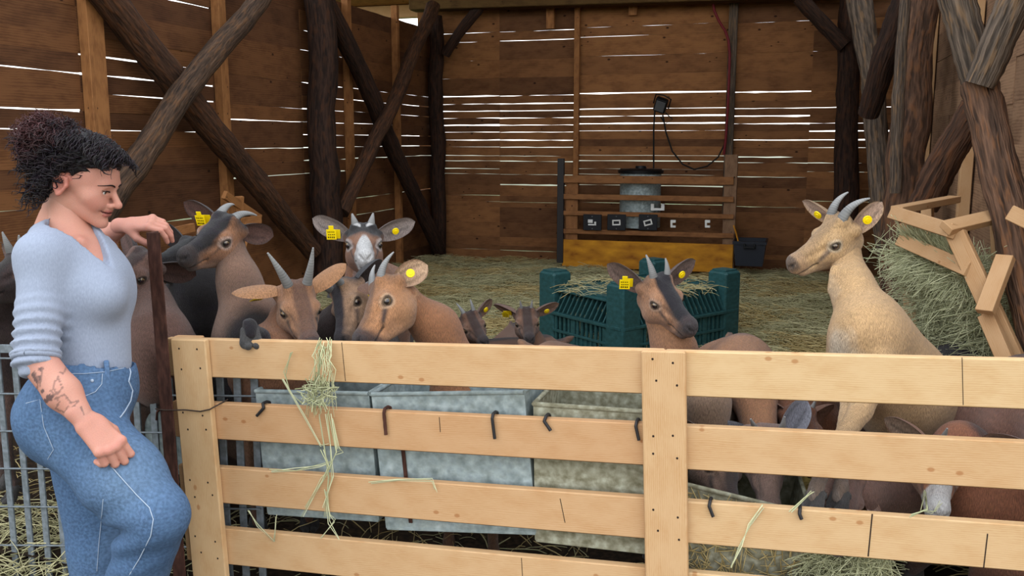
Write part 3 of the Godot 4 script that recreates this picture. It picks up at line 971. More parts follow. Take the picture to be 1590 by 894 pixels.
	m.tube(PackedVector3Array([hitv(1017, 168, V2 - 0.1), hitv(1015, 200, V2 - 0.08), hitv(1015, 264, V2 - 0.1)]), _fill(3, 0.009), 6)
	part(ca, "cord", m, MT.cable)
	ca = thing("cable", "black cable looping from the work lamp to the right stud", "cable", hitv(1080, 263, V2))
	m = M.new()
	var path := PackedVector3Array()
	for q in [[1029, 178], [1034, 205], [1044, 235], [1060, 255], [1078, 263], [1098, 258], [1115, 244], [1126, 222], [1129, 200]]:
		path.append(hitv(q[0], q[1], V2 - 0.06))
	m.tube(path, _fill(9, 0.009), 6)
	part(ca, "cord", m, MT.cable)
	ca = thing("hose", "dark red hose running down beside the right stud of the back wall", "hose", hitv(1128, 240, V2))
	m = M.new()
	path = PackedVector3Array()
	for q in [[1107, 0], [1109, 16], [1116, 32], [1126, 48], [1131, 62], [1133, 85], [1132, 120], [1130, 170], [1127, 215], [1124, 240]]:
		path.append(hitv(q[0], q[1], V2 - 0.09))
	m.tube(path, _fill(10, 0.014), 8)
	part(ca, "tube", m, MT.red)
	# black tub
	var tb := thing("tub", "black plastic tub beside the yellow panel", "tub", hitv(1164, 412, V - 0.1))
	m = M.new()
	var a := hitv(1139, 376, V - 0.25).dot(RU)
	var b := hitv(1189, 376, V - 0.25).dot(RU)
	var y1 := hitv(1164, 375, V - 0.25).y
	var y0 := hitv(1164, 414, V - 0.25).y
	var mid := (a + b) / 2
	var sh := [[0.42, 0.16, y0], [0.5, 0.19, y1 - 0.03], [0.53, 0.205, y1 - 0.03], [0.53, 0.205, y1], [0.48, 0.18, y1], [0.42, 0.15, y0 + 0.02]]
	for i in sh.size() - 1:
		var c1 := []
		var c2 := []
		for q in [[-1, -1], [1, -1], [1, 1], [-1, 1]]:
			c1.append(rv(mid + q[0] * sh[i][0] * (b - a), sh[i][2], V - 0.05 + q[1] * sh[i][1]))
			c2.append(rv(mid + q[0] * sh[i + 1][0] * (b - a), sh[i + 1][2], V - 0.05 + q[1] * sh[i + 1][1]))
		for q in 4:
			var nn: Vector3 = (c1[q] + c1[(q + 1) % 4]) * 0.5 - rv(mid, (sh[i][2] + sh[i + 1][2]) * 0.5, V - 0.05)
			nn.y = 0
			nn = nn.normalized() * (1.0 if i < 3 else -1.0)
			if absf(sh[i][2] - sh[i + 1][2]) < 0.001:
				nn = Vector3.UP if i == 3 else Vector3.DOWN
			m.quad([c1[q], c1[(q + 1) % 4], c2[(q + 1) % 4], c2[q]], [nn, nn, nn, nn], [Vector2.ZERO, Vector2.ZERO, Vector2.ZERO, Vector2.ZERO])
	m.box(Transform3D(Basis(RU, Vector3.UP, -DV), rv(mid, y0 + 0.015, V - 0.05)), Vector3((b - a) * 0.82, 0.02, 0.29), 0.002)
	part(tb, "shell", m, MT.black_tub)
	m = M.new()
	for s in [-0.3, 0.3]:
		m.box(Transform3D(Basis(RU, Vector3.UP, -DV), rv(mid + s * (b - a) * 0.5, y1 - 0.045, V - 0.265)), Vector3(0.02, 0.05, 0.02), 0.003)
	m.box(Transform3D(Basis(RU, Vector3.UP, -DV), rv(mid, y1 - 0.055, V - 0.272)), Vector3((b - a) * 0.32, 0.02, 0.016), 0.003)
	part(tb, "handle", m, MT.black)
	ca = thing("strap", "yellowish cord hanging from the feed enclosure into the black tub", "cord", hitv(1142, 372, V))
	m = M.new()
	m.tube(PackedVector3Array([hitv(1139, 350, V - 0.03), hitv(1143, 362, V - 0.06), hitv(1147, 378, V - 0.1)]), _fill(3, 0.008), 6)
	part(ca, "cord", m, MT.yellow)

# ---------- upturned green crate ----------
func build_crate() -> void:
	var fl := 0.27
	# corner feet on top at these pixels; the crate stands with its near corner towards the fence
	var near := spot(966, 545, 5.4)
	near.y = fl - 0.02
	var ex := (spot(1141, 478, 6.05) - spot(966, 497, 5.4))
	var ez := (spot(842, 480, 6.05) - spot(966, 497, 5.4))
	ex.y = 0
	ez.y = 0
	var LX := ex.length()
	var LZ := ez.length()
	ex = ex.normalized()
	ez = ez.normalized()
	var cr := thing("crate", "large dark green plastic crate lying upside down in the hay", "crate", near + ex * LX / 2 + ez * LZ / 2)
	var htop := spot(966, 470, 5.4).y - near.y
	var feet := spot(966, 441, 5.4).y - near.y
	var low := 0.0
	# each side: base band, slats, ledge, sloped louvres, top edge
	var sides := [[near, ex, LX, -ez], [near, ez, LZ, -ex], [near + ez * LZ, ex, LX, ez], [near + ex * LX, ez, LZ, ex]]
	for s in sides:
		var o: Vector3 = s[0]
		var d: Vector3 = s[1]
		var L: float = s[2]
		var out: Vector3 = s[3]
		var hb := htop * 0.62
		var m := M.new()
		m.bar(o + Vector3.UP * 0.03, o + d * L + Vector3.UP * 0.03, 0.06, 0.02, out)
		part(cr, "bottom_band", m, MT.green)
		m = M.new()
		m.bar(o + Vector3.UP * hb + out * 0.006, o + d * L + Vector3.UP * hb + out * 0.006, 0.02, 0.034, out)
		m.bar(o + Vector3.UP * hb * 0.55 + out * 0.004, o + d * L + Vector3.UP * hb * 0.55 + out * 0.004, 0.016, 0.02, out)
		part(cr, "ledge", m, MT.green)
		var n := int(L / 0.042)
		for i in n:
			var p := o + d * (L * (i + 0.5) / n)
			m = M.new()
			m.bar(p + Vector3.UP * 0.055, p + Vector3.UP * hb, 0.020 if i % 7 != 3 else 0.04, 0.016, out, 0.002)
			part(cr, "slat", m, MT.green)
			m = M.new()
			m.bar(p + Vector3.UP * (hb + 0.01) + d * 0.012, p + Vector3.UP * (htop - 0.01) - out * 0.05 - d * 0.02, 0.012, 0.03, out, 0.002)
			part(cr, "louvre", m, MT.green)
		m = M.new()
		m.box(Transform3D(Basis(d, Vector3.UP, d.cross(Vector3.UP)), o + d * L * 0.5 + Vector3.UP * hb * 0.32 - out * 0.004), Vector3(L * 0.36, hb * 0.42, 0.008), 0.002)
		part(cr, "label_panel", m, MT.green)
		m = M.new()
		m.bar(o + Vector3.UP * htop - out * 0.055, o + d * L + Vector3.UP * htop - out * 0.055, 0.03, 0.03, out)
		part(cr, "top_edge", m, MT.green)
	# slatted bottom, now on top
	for i in 11:
		var p := near + ex * (LX * (i + 0.5) / 11) + Vector3.UP * (htop - 0.006)
		var m := M.new()
		m.bar(p + ez * 0.05, p + ez * (LZ - 0.05), 0.075, 0.012, Vector3.UP)
		part(cr, "base_slat", m, MT.green)
	for i in 4:
		var p := near + ez * (LZ * (i + 0.5) / 4) + Vector3.UP * (htop - 0.018)
		var m := M.new()
		m.bar(p + ex * 0.05, p + ex * (LX - 0.05), 0.06, 0.012, Vector3.UP)
		part(cr, "base_rib", m, MT.green)
	for q in [[0.0, 0.0], [LX, 0.0], [0.0, LZ], [LX, LZ]]:
		var m := M.new()
		var p: Vector3
		var w := 0.16
		var cx: float = clampf(q[0], w / 2 - 0.02, LX - w / 2 + 0.02)
		var cz: float = clampf(q[1], w / 2 - 0.02, LZ - w / 2 + 0.02)
		p = near + ex * cx + ez * cz
		m.box(Transform3D(Basis(ex, Vector3.UP, ex.cross(Vector3.UP)), p + Vector3.UP * (feet / 2)), Vector3(w, feet, w), 0.018)
		var o2 := part(cr, "corner_post", m, MT.green)
		m = M.new()
		m.box(Transform3D(Basis(ex, Vector3.UP, ex.cross(Vector3.UP)), p + Vector3.UP * (feet + 0.004)), Vector3(w * 0.72, 0.012, w * 0.72), 0.006)
		part(o2, "foot_cap", m, MT.green)

func crate_hay() -> void:
	var spots := []
	for k in 260:
		var p := spot(rr(870, 1110), rr(448, 474), rr(5.6, 6.3))
		p.y = spot(966, 470, 5.4).y + rr(0.0, 0.03)
		spots.append([p, Basis(Vector3.UP, rr(0, TAU)) * Basis(Vector3.BACK, rr(-0.2, 0.2)), rr(0.6, 1.2), 1 if k % 3 == 0 else 0])
	scatter_hay("crate_hay", "hay scattered on the upturned base of the green crate", spots, 0, 0.2, 0.0022)

# ---------- hay rack ----------
func build_rack() -> void:
	var rk := thing("hay_rack", "wooden batten hay rack stuffed with hay against the right wall", "rack", Vector3(spot(1470, 560, 3.2).x, 0.3, spot(1470, 560, 3.2).z))
	var bs := [
		[[1386, 330, 3.45], [1480, 359, 3.0], 0.05], [[1392, 326, 3.47], [1483, 309, 3.8], 0.05], [[1468, 354, 3.0], [1550, 335, 3.1], 0.05],
		[[1484, 362, 3.02], [1576, 560, 2.9], 0.062], [[1398, 372, 3.40], [1506, 419, 2.98], 0.05], [[1440, 322, 3.75], [1441, 385, 3.75], 0.045],
		[[1562, 398, 2.93], [1529, 485, 2.88], 0.056], [[1531, 488, 2.93], [1564, 565, 2.85], 0.05], [[1413, 410, 3.5], [1417, 570, 3.5], 0.05],
		[[1404, 345, 3.48], [1424, 392, 3.48], 0.05], [[1550, 335, 3.1], [1560, 560, 3.2], 0.05], [[1569, 330, 2.9], [1600, 345, 2.85], 0.05]]
	for b in bs:
		var m := M.new()
		var p := spot(b[0][0], b[0][1], b[0][2])
		var q := spot(b[1][0], b[1][1], b[1][2])
		var face := (Vector3(0, CAM_H, 0) - p).normalized()
		face = (face - RU * 0.5 + Vector3(0, 0.2, 0)).normalized()
		m.bar(p, q, b[2], 0.028, face, 0.003, Vector2(rr(0, 1), rr(0, 1)))
		part(rk, "batten", m, MT.batten)
	# a second, smaller rack far left
	var lk := thing("hay_rack", "small batten rack on the left wall behind the rearing goat", "rack", hitu(385, 390, -3.6))
	for b in [[348, 302, 403, 339], [404, 340, 376, 344], [385, 346, 375, 385], [372, 305, 371, 328], [262, 362, 300, 353], [400, 345, 392, 372]]:
		var m := M.new()
		m.bar(hitu(b[0], b[1], -3.6), hitu(b[2], b[3], -3.62), 0.055, 0.03, RU - DV * 0.5, 0.003, Vector2(rr(0, 1), rr(0.3, 0.6)))
		part(lk, "batten", m, MT.stud)
	# the hay in the right hand one
	var hb := []
	for k in 3800:
		var f := rr(0, 1)
		var g := pow(rr(0, 1), 0.8)
		var tl := spot(lerpf(1405, 1500, f), lerpf(385, 425, f), lerpf(3.4, 3.05, f))
		var bl := spot(lerpf(1428, 1580, f), lerpf(560, 575, f), lerpf(3.35, 2.98, f))
		var p := tl.lerp(bl, g) + Vector3(rr(-0.02, 0.02), 0, rr(-0.26, 0.02)) + RU * 0.10 * g
		hb.append([p, Basis(Vector3(rr(-1, 1), rr(-1, 1), rr(-1, 1)).normalized(), rr(0, TAU)), rr(0.5, 1.0), 0])
	for k in 700:
		var f := rr(0, 1)
		var p := spot(lerpf(1402, 1500, f), lerpf(385, 430, f), lerpf(3.4, 3.08, f))
		hb.append([p, Basis(Vector3(rr(-1, 1), rr(-0.4, 0.4), rr(-1, 1)).normalized(), rr(-0.8, 0.8)) * Basis(Vector3.BACK, -PI / 2), rr(0.6, 1.1), 0])
	for k in 900:
		var f := rr(0, 1)
		var p := spot(lerpf(1500, 1600, f), lerpf(400, 570, rr(0, 1)), rr(3.05, 3.4))
		hb.append([p, Basis(Vector3(rr(-1, 1), rr(-1, 1), rr(-1, 1)).normalized(), rr(0, TAU)), rr(0.5, 1.0), 0])
	scatter_hay("rack_hay", "loose green hay spilling from the wooden rack", hb, 2, 0.25, 0.0017)

# ---------- hay ----------
func hay_col(kind: int) -> Color:
	var f := rng.randf()
	var c := Color(0.36, 0.34, 0.17).lerp(Color(0.62, 0.56, 0.32), f)      # kind 0: green grey hay
	if kind == 1:
		c = Color(0.40, 0.29, 0.11).lerp(Color(0.62, 0.50, 0.24), f)         # straw
	if kind == 2:
		c = Color(0.33, 0.34, 0.18).lerp(Color(0.62, 0.61, 0.38), f)         # fresh hay
	return c * rr(0.7, 1.1)
func hay_mesh(L: float, r: float, bend: float, sd: int) -> ArrayMesh:
	var q := RandomNumberGenerator.new()
	q.seed = sd
	var m := M.new()
	var p := PackedVector3Array()
	var rs := PackedFloat32Array()
	for i in 6:
		var f := i / 5.0
		p.append(Vector3((f - 0.5) * L, bend * L * (0.25 - (f - 0.5) * (f - 0.5)) + q.randf_range(-0.01, 0.01) * L, q.randf_range(-0.03, 0.03) * L))
		rs.append(r * (1.0 - 0.7 * absf(f - 0.4)))
	m.tube(p, rs, 4, false, 0.6)
	return m.mesh(Transform3D())
func scatter_hay(called: String, label: String, spots: Array, kind: int, L := 0.20, r := 0.0016) -> void:
	for var_i in 2:
		var mine := []
		for i in spots.size():
			if i % 2 == var_i:
				mine.append(spots[i])
		var mm := MultiMesh.new()
		mm.transform_format = MultiMesh.TRANSFORM_3D
		mm.use_colors = true
		mm.mesh = hay_mesh(L * (1.0 if var_i == 0 else 0.75), r, 0.28 if var_i == 0 else 0.5, 5 + var_i)
		mm.instance_count = mine.size()
		for i in mine.size():
			var s: Array = mine[i]
			mm.set_instance_transform(i, Transform3D((s[1] as Basis).scaled_local(Vector3.ONE * s[2]), s[0]))
			mm.set_instance_color(i, hay_col(s[3] if s[3] > 0 else kind))
		stuff(called, label + (", long stalks" if var_i == 0 else ", short curled stalks"), "hay", mm, MT.hay)

func build_litter() -> void:
	var spots := []
	for k in 60000:
		var v := 2.7 + 7.4 * pow(rr(0, 1), 1.2)
		var u := rr(-4.1, 0.85)
		if v < 4.0 and rr(0, 1) < 0.93:
			continue
		var y := litter_h(u, v) + rr(0.0, 0.025)
		var kind := 0
		if nz.get_noise_2d(u * 40.0, v * 40.0) + rr(-0.25, 0.25) > 0.1:
			kind = 1
		spots.append([rv(u, y, v), Basis(Vector3.UP, rr(0, TAU)) * Basis(Vector3.BACK, rr(-0.35, 0.35)) * Basis(Vector3.RIGHT, rr(-1, 1)), rr(0.6, 1.5), kind])
	scatter_hay("litter_hay", "loose hay and straw strewn over the pen floor", spots, 0, 0.17, 0.0020)
	# outside, by the woman's feet and under the fence
	spots = []
	for k in 2600:
		var a := rr(-1.7, 0.2)
		var c := rr(-0.35, 0.30)
		var p := fp(a, 0, c)
		p.y = 0.02 + 0.22 * exp(-pow((c + 0.25) / 0.22, 2.0)) * rr(0.2, 1.0) * clampf((0.0 - a) / 0.6, 0.15, 1.0)
		spots.append([p, Basis(Vector3.UP, rr(0, TAU)) * Basis(Vector3.BACK, rr(-0.6, 0.6)), rr(0.7, 1.4), 0])
	for k in 50:
		var a := rr(0.0, 1.4)
		var p := fp(a, 0, rr(-0.5, -0.05))
		p.y = rr(0.2, 0.3)
		spots.append([p, Basis(Vector3.UP, rr(0, TAU)) * Basis(Vector3.BACK, rr(-0.8, 0.8)), rr(0.6, 1.2), 1])
	scatter_hay("yard_hay", "dry hay lying along the foot of the fence and hurdle", spots, 0, 0.18, 0.002)
	# hay wedged in the low trough on the right
	spots = []
	for k in 700:
		var p := hitf(rr(1245, 1380), rr(858, 905), rr(-0.22, -0.06))
		spots.append([p, Basis(Vector3(rr(-1, 1), rr(-1, 1), rr(-1, 1)).normalized(), rr(0, TAU)), rr(0.5, 0.9), 2])
	scatter_hay("trough_hay", "green hay bunched under the right hand rails", spots, 2, 0.16, 0.0016)

# single stalks that can be seen one by one
func stalk(m: M, pts: Array, r: float) -> void:
	var path := PackedVector3Array()
	for p in pts:
		path.append(p)
	m.col = hay_col(2) * 1.15
	var rs := PackedFloat32Array()
	for i in path.size():
		rs.append(r * (1.0 - 0.5 * float(i) / path.size()))
	m.tube(path, rs, 5, true, 0.7)
func build_wisp() -> void:
	var w := thing("hay_wisp", "wisp of hay hanging over the rails from a feeding goat's mouth", "hay", hitf(500, 790, 0.02))
	var m := M.new()
	var h := func(x: float, y: float, c: float) -> Vector3: return hitf(x, y, c)
	for k in 26:
		var pts := []
		var x := rr(490, 512)
		var y := rr(522, 545)
		var tx := rr(468, 528)
		for i in 6:
			var f := i / 5.0
			pts.append(h.call(lerpf(x, tx, f) + rr(-6, 6), lerpf(y, rr(600, 650), f), 0.006 + 0.03 * sin(f * 3.0) + rr(0, 0.015)))
		stalk(m, pts, 0.0016)
	for k in 46:                                       # the tangle at the second rail
		var pts := []
		var a0 := rr(0, TAU)
		var a1 := a0 + rr(1.8, 4.4)
		for i in 6:
			var f := i / 5.0
			var q := Vector2(cos(a0), sin(a0)).lerp(Vector2(cos(a1), sin(a1)), f) * Vector2(rr(16, 34), rr(16, 34)) + Vector2(rr(-3, 3), rr(-3, 3))
			pts.append(h.call(493 + q.x, 611 + q.y, 0.012 + rr(0, 0.04)))
		stalk(m, pts, 0.0015)
	for q in [[505, 640, 514, 690, 516, 740, 500, 790], [512, 640, 521, 700, 505, 735, 470, 805], [498, 645, 505, 700, 509, 742, 505, 800], [516, 650, 524, 695, 530, 700, 522, 705], [500, 700, 512, 725, 498, 745, 476, 790], [515, 740, 508, 765, 512, 810, 528, 838], [505, 760, 512, 800, 520, 808, 498, 836], [440, 590, 470, 640, 500, 690, 508, 690], [452, 545, 441, 580, 452, 610, 470, 625]]:
		for e in 2:
			var pts := []
			for i in range(0, 8, 2):
				pts.append(h.call(q[i] + rr(-3, 3), q[i + 1] + rr(-3, 3), 0.01 + rr(0, 0.012)))
			stalk(m, pts, 0.0017)
	part(w, "stalks", m, MT.hay)
	# other loose stalks lying on the rails
	var ls := [["stalk lying along the third rail under the scuffed trough", [[575, 748], [620, 743], [672, 745], [676, 762]]], ["bent stalk stuck to the low rail right of the middle upright", [[1185, 785], [1165, 815], [1150, 850], [1136, 880]]], ["stalk poking up by the fence's left upright in the bottom gap", [[385, 792], [400, 815], [425, 838], [430, 800]]], ["pale stalks curled beside the white nosed goat", [[1415, 800], [1440, 790], [1436, 762], [1428, 790], [1450, 795], [1462, 780]]], ["stalk resting on the third rail below the hanging wisp", [[420, 730], [460, 728], [498, 722], [515, 715]]], ["stalk leaning in the gap left of the tan goat's hooves", [[1228, 795], [1248, 775], [1262, 762]]]]
	for q in ls:
		var t := thing("hay_stalk", q[0], "hay", hitf(q[1][0][0], q[1][0][1], 0.01), 0, "single stalks on the rails")
		m = M.new()
		for e in 3:
			var pts := []
			for p in q[1]:
				pts.append(h.call(p[0] + rr(-3, 3), p[1] + rr(-3, 3), 0.004 + rr(0, 0.01)))
			stalk(m, pts, 0.0016)
		part(t, "stem", m, MT.hay)

# ---------- smooth bodies: a field of joined capsules, meshed as surface nets ----------
class Sdf:
	var o: Vector3
	var h: float
	var nx: int
	var ny: int
	var nz: int
	var f := PackedFloat32Array()

	func _init(lo: Vector3, hi: Vector3, cell: float) -> void:
		h = cell
		o = lo - Vector3.ONE * cell * 2.0
		var s := (hi - lo) / cell + Vector3.ONE * 5.0
		nx = int(s.x); ny = int(s.y); nz = int(s.z)
		f.resize(nx * ny * nz)
		f.fill(1.0)
	# tapered capsule, stretched by sc along each axis, joined with blend k (k < 0: carved out)
	func cap(a: Vector3, b: Vector3, ra: float, rb: float, k := 0.02, sc := Vector3.ONE) -> void:
		var carve := k < 0.0
		k = absf(k)
		var rm := maxf(ra, rb)
		var ext := sc * rm + Vector3.ONE * (k + h)
		var lo := (a.min(b) - ext - o) / h
		var hi := (a.max(b) + ext - o) / h
		var x0 := maxi(0, int(lo.x)); var x1 := mini(nx - 1, int(hi.x) + 1)
		var y0 := maxi(0, int(lo.y)); var y1 := mini(ny - 1, int(hi.y) + 1)
		var z0 := maxi(0, int(lo.z)); var z1 := mini(nz - 1, int(hi.z) + 1)
		var inv := Vector3.ONE / sc
		var ba := (b - a) * inv
		var l2 := 1.0 / maxf(ba.length_squared(), 1e-9)
		var dr := rb - ra
		var ms := minf(sc.x, minf(sc.y, sc.z))
		var q4 := 0.25 / maxf(k, 1e-5)
		var st := h * inv.x
		for z in range(z0, z1 + 1):
			for y in range(y0, y1 + 1):
				var p := (o + Vector3(x0, y, z) * h - a) * inv
				var i := (z * ny + y) * nx + x0
				for x in range(x0, x1 + 1):
					var t := clampf(p.dot(ba) * l2, 0.0, 1.0)
					var d := ((p - ba * t).length() - ra - dr * t) * ms
					var c := f[i]
					if carve:
						d = -d
						var w := maxf(k - absf(c - d), 0.0)
						f[i] = maxf(c, d) + w * w * q4
					else:
						var w := maxf(k - absf(c - d), 0.0)
						f[i] = minf(c, d) - w * w * q4
					p.x += st
					i += 1
	func ball(p: Vector3, r: float, k := 0.02, sc := Vector3.ONE) -> void:
		cap(p, p + Vector3(0, 1e-4, 0), r, r, k, sc)
	func at(p: Vector3) -> float:
		var q := (p - o) / h
		if q.x < 0.0 or q.y < 0.0 or q.z < 0.0 or q.x > nx - 1.01 or q.y > ny - 1.01 or q.z > nz - 1.01:
			return 1.0
		var x := int(q.x)
		var y := int(q.y)
		var z := int(q.z)
		var t := q - Vector3(x, y, z)
		var i := (z * ny + y) * nx + x
		var j := i + nx * ny
		var a := lerpf(lerpf(f[i], f[i + 1], t.x), lerpf(f[i + nx], f[i + nx + 1], t.x), t.y)
		var b := lerpf(lerpf(f[j], f[j + 1], t.x), lerpf(f[j + nx], f[j + nx + 1], t.x), t.y)
		return lerpf(a, b, t.z)
	# where a straight line first meets the surface
	func meet(from: Vector3, dir: Vector3, t0: float, t1: float) -> Vector3:
		var t := t0
		while t < t1:
			if at(from + dir * t) < 0.0:
				return from + dir * t
			t += h * 0.3
		return Vector3.INF
	func mesh() -> M:
		var m := M.new()
		var id := PackedInt32Array()
		id.resize(f.size())
		id.fill(-1)
		var sx := 1
		var sy := nx
		var sz := nx * ny
		var co := PackedInt32Array([0, sx, sy, sx + sy, sz, sz + sx, sz + sy, sz + sx + sy])
		var cp := [Vector3(0, 0, 0), Vector3(1, 0, 0), Vector3(0, 1, 0), Vector3(1, 1, 0), Vector3(0, 0, 1), Vector3(1, 0, 1), Vector3(0, 1, 1), Vector3(1, 1, 1)]
		var ed := [[0, 1], [2, 3], [4, 5], [6, 7], [0, 2], [1, 3], [4, 6], [5, 7], [0, 4], [1, 5], [2, 6], [3, 7]]
		var far := h * 1.8
		for z in nz - 1:
			for y in ny - 1:
				var i := z * sz + y * sy
				for x in nx - 1:
					var c0 := f[i]
					if c0 < far and c0 > -far:
						var mask := 0
						for k in 8:
							if f[i + co[k]] < 0.0:
								mask |= 1 << k
						if mask != 0 and mask != 255:
							var s := Vector3.ZERO
							var n := 0
							for e in ed:
								var b0: int = (mask >> (e[0] as int)) & 1
								var b1: int = (mask >> (e[1] as int)) & 1
								if b0 != b1:
									var fa := f[i + co[e[0]]]
									var fb := f[i + co[e[1]]]
									s += (cp[e[0]] as Vector3).lerp(cp[e[1]], fa / (fa - fb))
									n += 1
							id[i] = m.v.size()
							var g := Vector3(f[i + sx] - c0, f[i + sy] - c0, f[i + sz] - c0)
							m.v.append(o + (Vector3(x, y, z) + s / n) * h)
							m.n.append(g)
					i += 1
		for z in range(1, nz - 1):
			for y in range(1, ny - 1):
				var i := z * sz + y * sy + 1
				for x in range(1, nx - 1):
					var c0 := f[i]
					if c0 < far and c0 > -far:
						var inn := c0 < 0.0
						if inn != (f[i + sx] < 0.0):
							_quad(m, id[i], id[i - sy], id[i - sy - sz], id[i - sz], inn)
						if inn != (f[i + sy] < 0.0):
							_quad(m, id[i], id[i - sz], id[i - sx - sz], id[i - sx], inn)
						if inn != (f[i + sz] < 0.0):
							_quad(m, id[i], id[i - sx], id[i - sx - sy], id[i - sy], inn)
					i += 1
		var nn := PackedVector3Array()
		nn.resize(m.v.size())
		for t in range(0, m.ix.size(), 3):
			var a := m.ix[t]
			var b := m.ix[t + 1]
			var d := m.ix[t + 2]
			var w := (m.v[d] - m.v[a]).cross(m.v[b] - m.v[a])
			nn[a] += w
			nn[b] += w
			nn[d] += w
		for i in nn.size():
			m.n[i] = nn[i].normalized()
		m.uv.resize(m.v.size())
		m.c.resize(m.v.size())
		m.c.fill(Color(1, 1, 1))
		return m
	func _quad(m: M, a: int, b: int, c: int, d: int, inn: bool) -> void:
		if a < 0 or b < 0 or c < 0 or d < 0:
			return
		if inn:
			m.ix.append_array(PackedInt32Array([a, c, b, a, d, c]))
		else:
			m.ix.append_array(PackedInt32Array([a, b, c, a, c, d]))

func rgb255(r: float, g: float, b: float) -> Color:
	return Color(r / 255.0, g / 255.0, b / 255.0).srgb_to_linear()

# ---------- goats ----------
var goat_head: M
var hoof_mesh: M

# the head lies along +x: poll at the origin, nose tip at x = 0.235; y is the dorsal side
func make_goat_head() -> void:
	var s := Sdf.new(Vector3(-0.06, -0.165, -0.085), Vector3(0.245, 0.03, 0.085), 0.0038)
	var v := func(x: float, y: float, z := 0.0) -> Vector3: return Vector3(x, y, z)
	s.cap(v.call(0.035, -0.055), v.call(0.06, -0.06), 0.058, 0.054, 0.02, Vector3(1, 1, 0.95))
	s.cap(v.call(0.015, -0.036), v.call(0.095, -0.044), 0.044, 0.038, 0.02, Vector3(1, 1, 1.05))
	s.cap(v.call(0.03, -0.065), v.call(0.005, -0.10), 0.052, 0.050, 0.03)
	s.cap(v.call(0.09, -0.052), v.call(0.205, -0.039), 0.045, 0.0315, 0.02, Vector3(1, 1, 0.84))
	s.ball(v.call(0.209, -0.035), 0.0265, 0.015, Vector3(1, 0.95, 1.0))
	s.cap(v.call(0.19, -0.052), v.call(0.214, -0.055), 0.025, 0.0215, 0.015, Vector3(1, 1, 1.0))
	s.cap(v.call(0.072, -0.116), v.call(0.178, -0.081), 0.041, 0.022, 0.022, Vector3(1, 1, 0.85))
	s.cap(v.call(0.172, -0.084), v.call(0.198, -0.082), 0.020, 0.0175, 0.012, Vector3(1, 1, 1.05))
	for z in [-1.0, 1.0]:
		s.ball(v.call(0.060, -0.103, 0.024 * z), 0.041, 0.025)
		s.cap(v.call(0.075, -0.08, 0.026 * z), v.call(0.13, -0.066, 0.018 * z), 0.032, 0.022, 0.025)
		s.ball(v.call(0.072, -0.034, 0.044 * z), 0.0205, 0.016)
		s.cap(v.call(0.002, -0.01, 0.024 * z), v.call(0.012, -0.004, 0.026 * z), 0.024, 0.022, 0.016)
		s.ball(v.call(-0.005, -0.045, 0.052 * z), 0.022, 0.02)
		# eye socket, nostril, mouth
		s.ball(v.call(0.083, -0.044, 0.0665 * z), 0.0125, -0.006)
		s.cap(v.call(0.236, -0.033, 0.010 * z), v.call(0.224, -0.022, 0.0225 * z), 0.0048, 0.004, -0.004)
		s.cap(v.call(0.236, -0.0705, 0.004 * z), v.call(0.205, -0.0705, 0.023 * z), 0.0032, 0.0032, -0.003)
		s.cap(v.call(0.205, -0.0705, 0.023 * z), v.call(0.155, -0.0745, 0.0275 * z), 0.0032, 0.003, -0.003)
		s.cap(v.call(0.175, -0.03, 0.036 * z), v.call(0.11, -0.038, 0.044 * z), 0.008, 0.008, -0.012)
	s.cap(v.call(0.236, -0.04), v.call(0.232, -0.067), 0.0022, 0.0022, -0.003)
	goat_head = s.mesh()
	# one cloven hoof, toes along +x, sole at y = 0
	s = Sdf.new(Vector3(-0.05, -0.005, -0.035), Vector3(0.06, 0.075, 0.035), 0.004)
	for z in [-1.0, 1.0]:
		s.cap(v.call(0.0, 0.05, 0.010 * z), v.call(0.012, 0.02, 0.0145 * z), 0.0165, 0.0175, 0.006)
		s.cap(v.call(0.012, 0.016, 0.0145 * z), v.call(0.034, 0.011, 0.012 * z), 0.0155, 0.010, 0.006)
		s.cap(v.call(-0.022, 0.045, 0.01 * z), v.call(-0.026, 0.035, 0.01 * z), 0.007, 0.006, 0.004)
	hoof_mesh = s.mesh()

func horn(root: Node3D, hx: Transform3D, side: float, L: float, d0: Vector3, d1: Vector3, r: float) -> void:
	var m := M.new()
	var p := Vector3(0.017, -0.004, 0.025 * side)
	var path := PackedVector3Array()
	var rs := PackedFloat32Array()
	var n := 34
	for i in n + 1:
		var f := float(i) / n
		path.append(hx * p)
		var dd := d0.lerp(d1, f).normalized()
		dd.z *= side
		p += dd * (L / n)
		rs.append(r * hx.basis.get_scale().x * (1.0 - 0.90 * pow(f, 1.3)) * (1.0 + 0.045 * sin(f * 95.0)) + 0.0012)
		m.col = Color(1, 1, 1)
	m.tube(path, rs, 12, true, 0.78, hx.basis.z)
	for i in m.v.size():
		var f := float(i / 13) / n
		var g := (0.52 + 0.40 * f) * (1.0 + 0.22 * sin(f * 95.0)) + 0.22 * nz.get_noise_3dv(m.v[i] * 900.0) + 0.15 * nz.get_noise_3dv(m.v[i] * 240.0)
		g = maxf(g, 0.12)
		m.c[i] = Color(g, g, g)
	part(root, "horn", m, MT.horn)

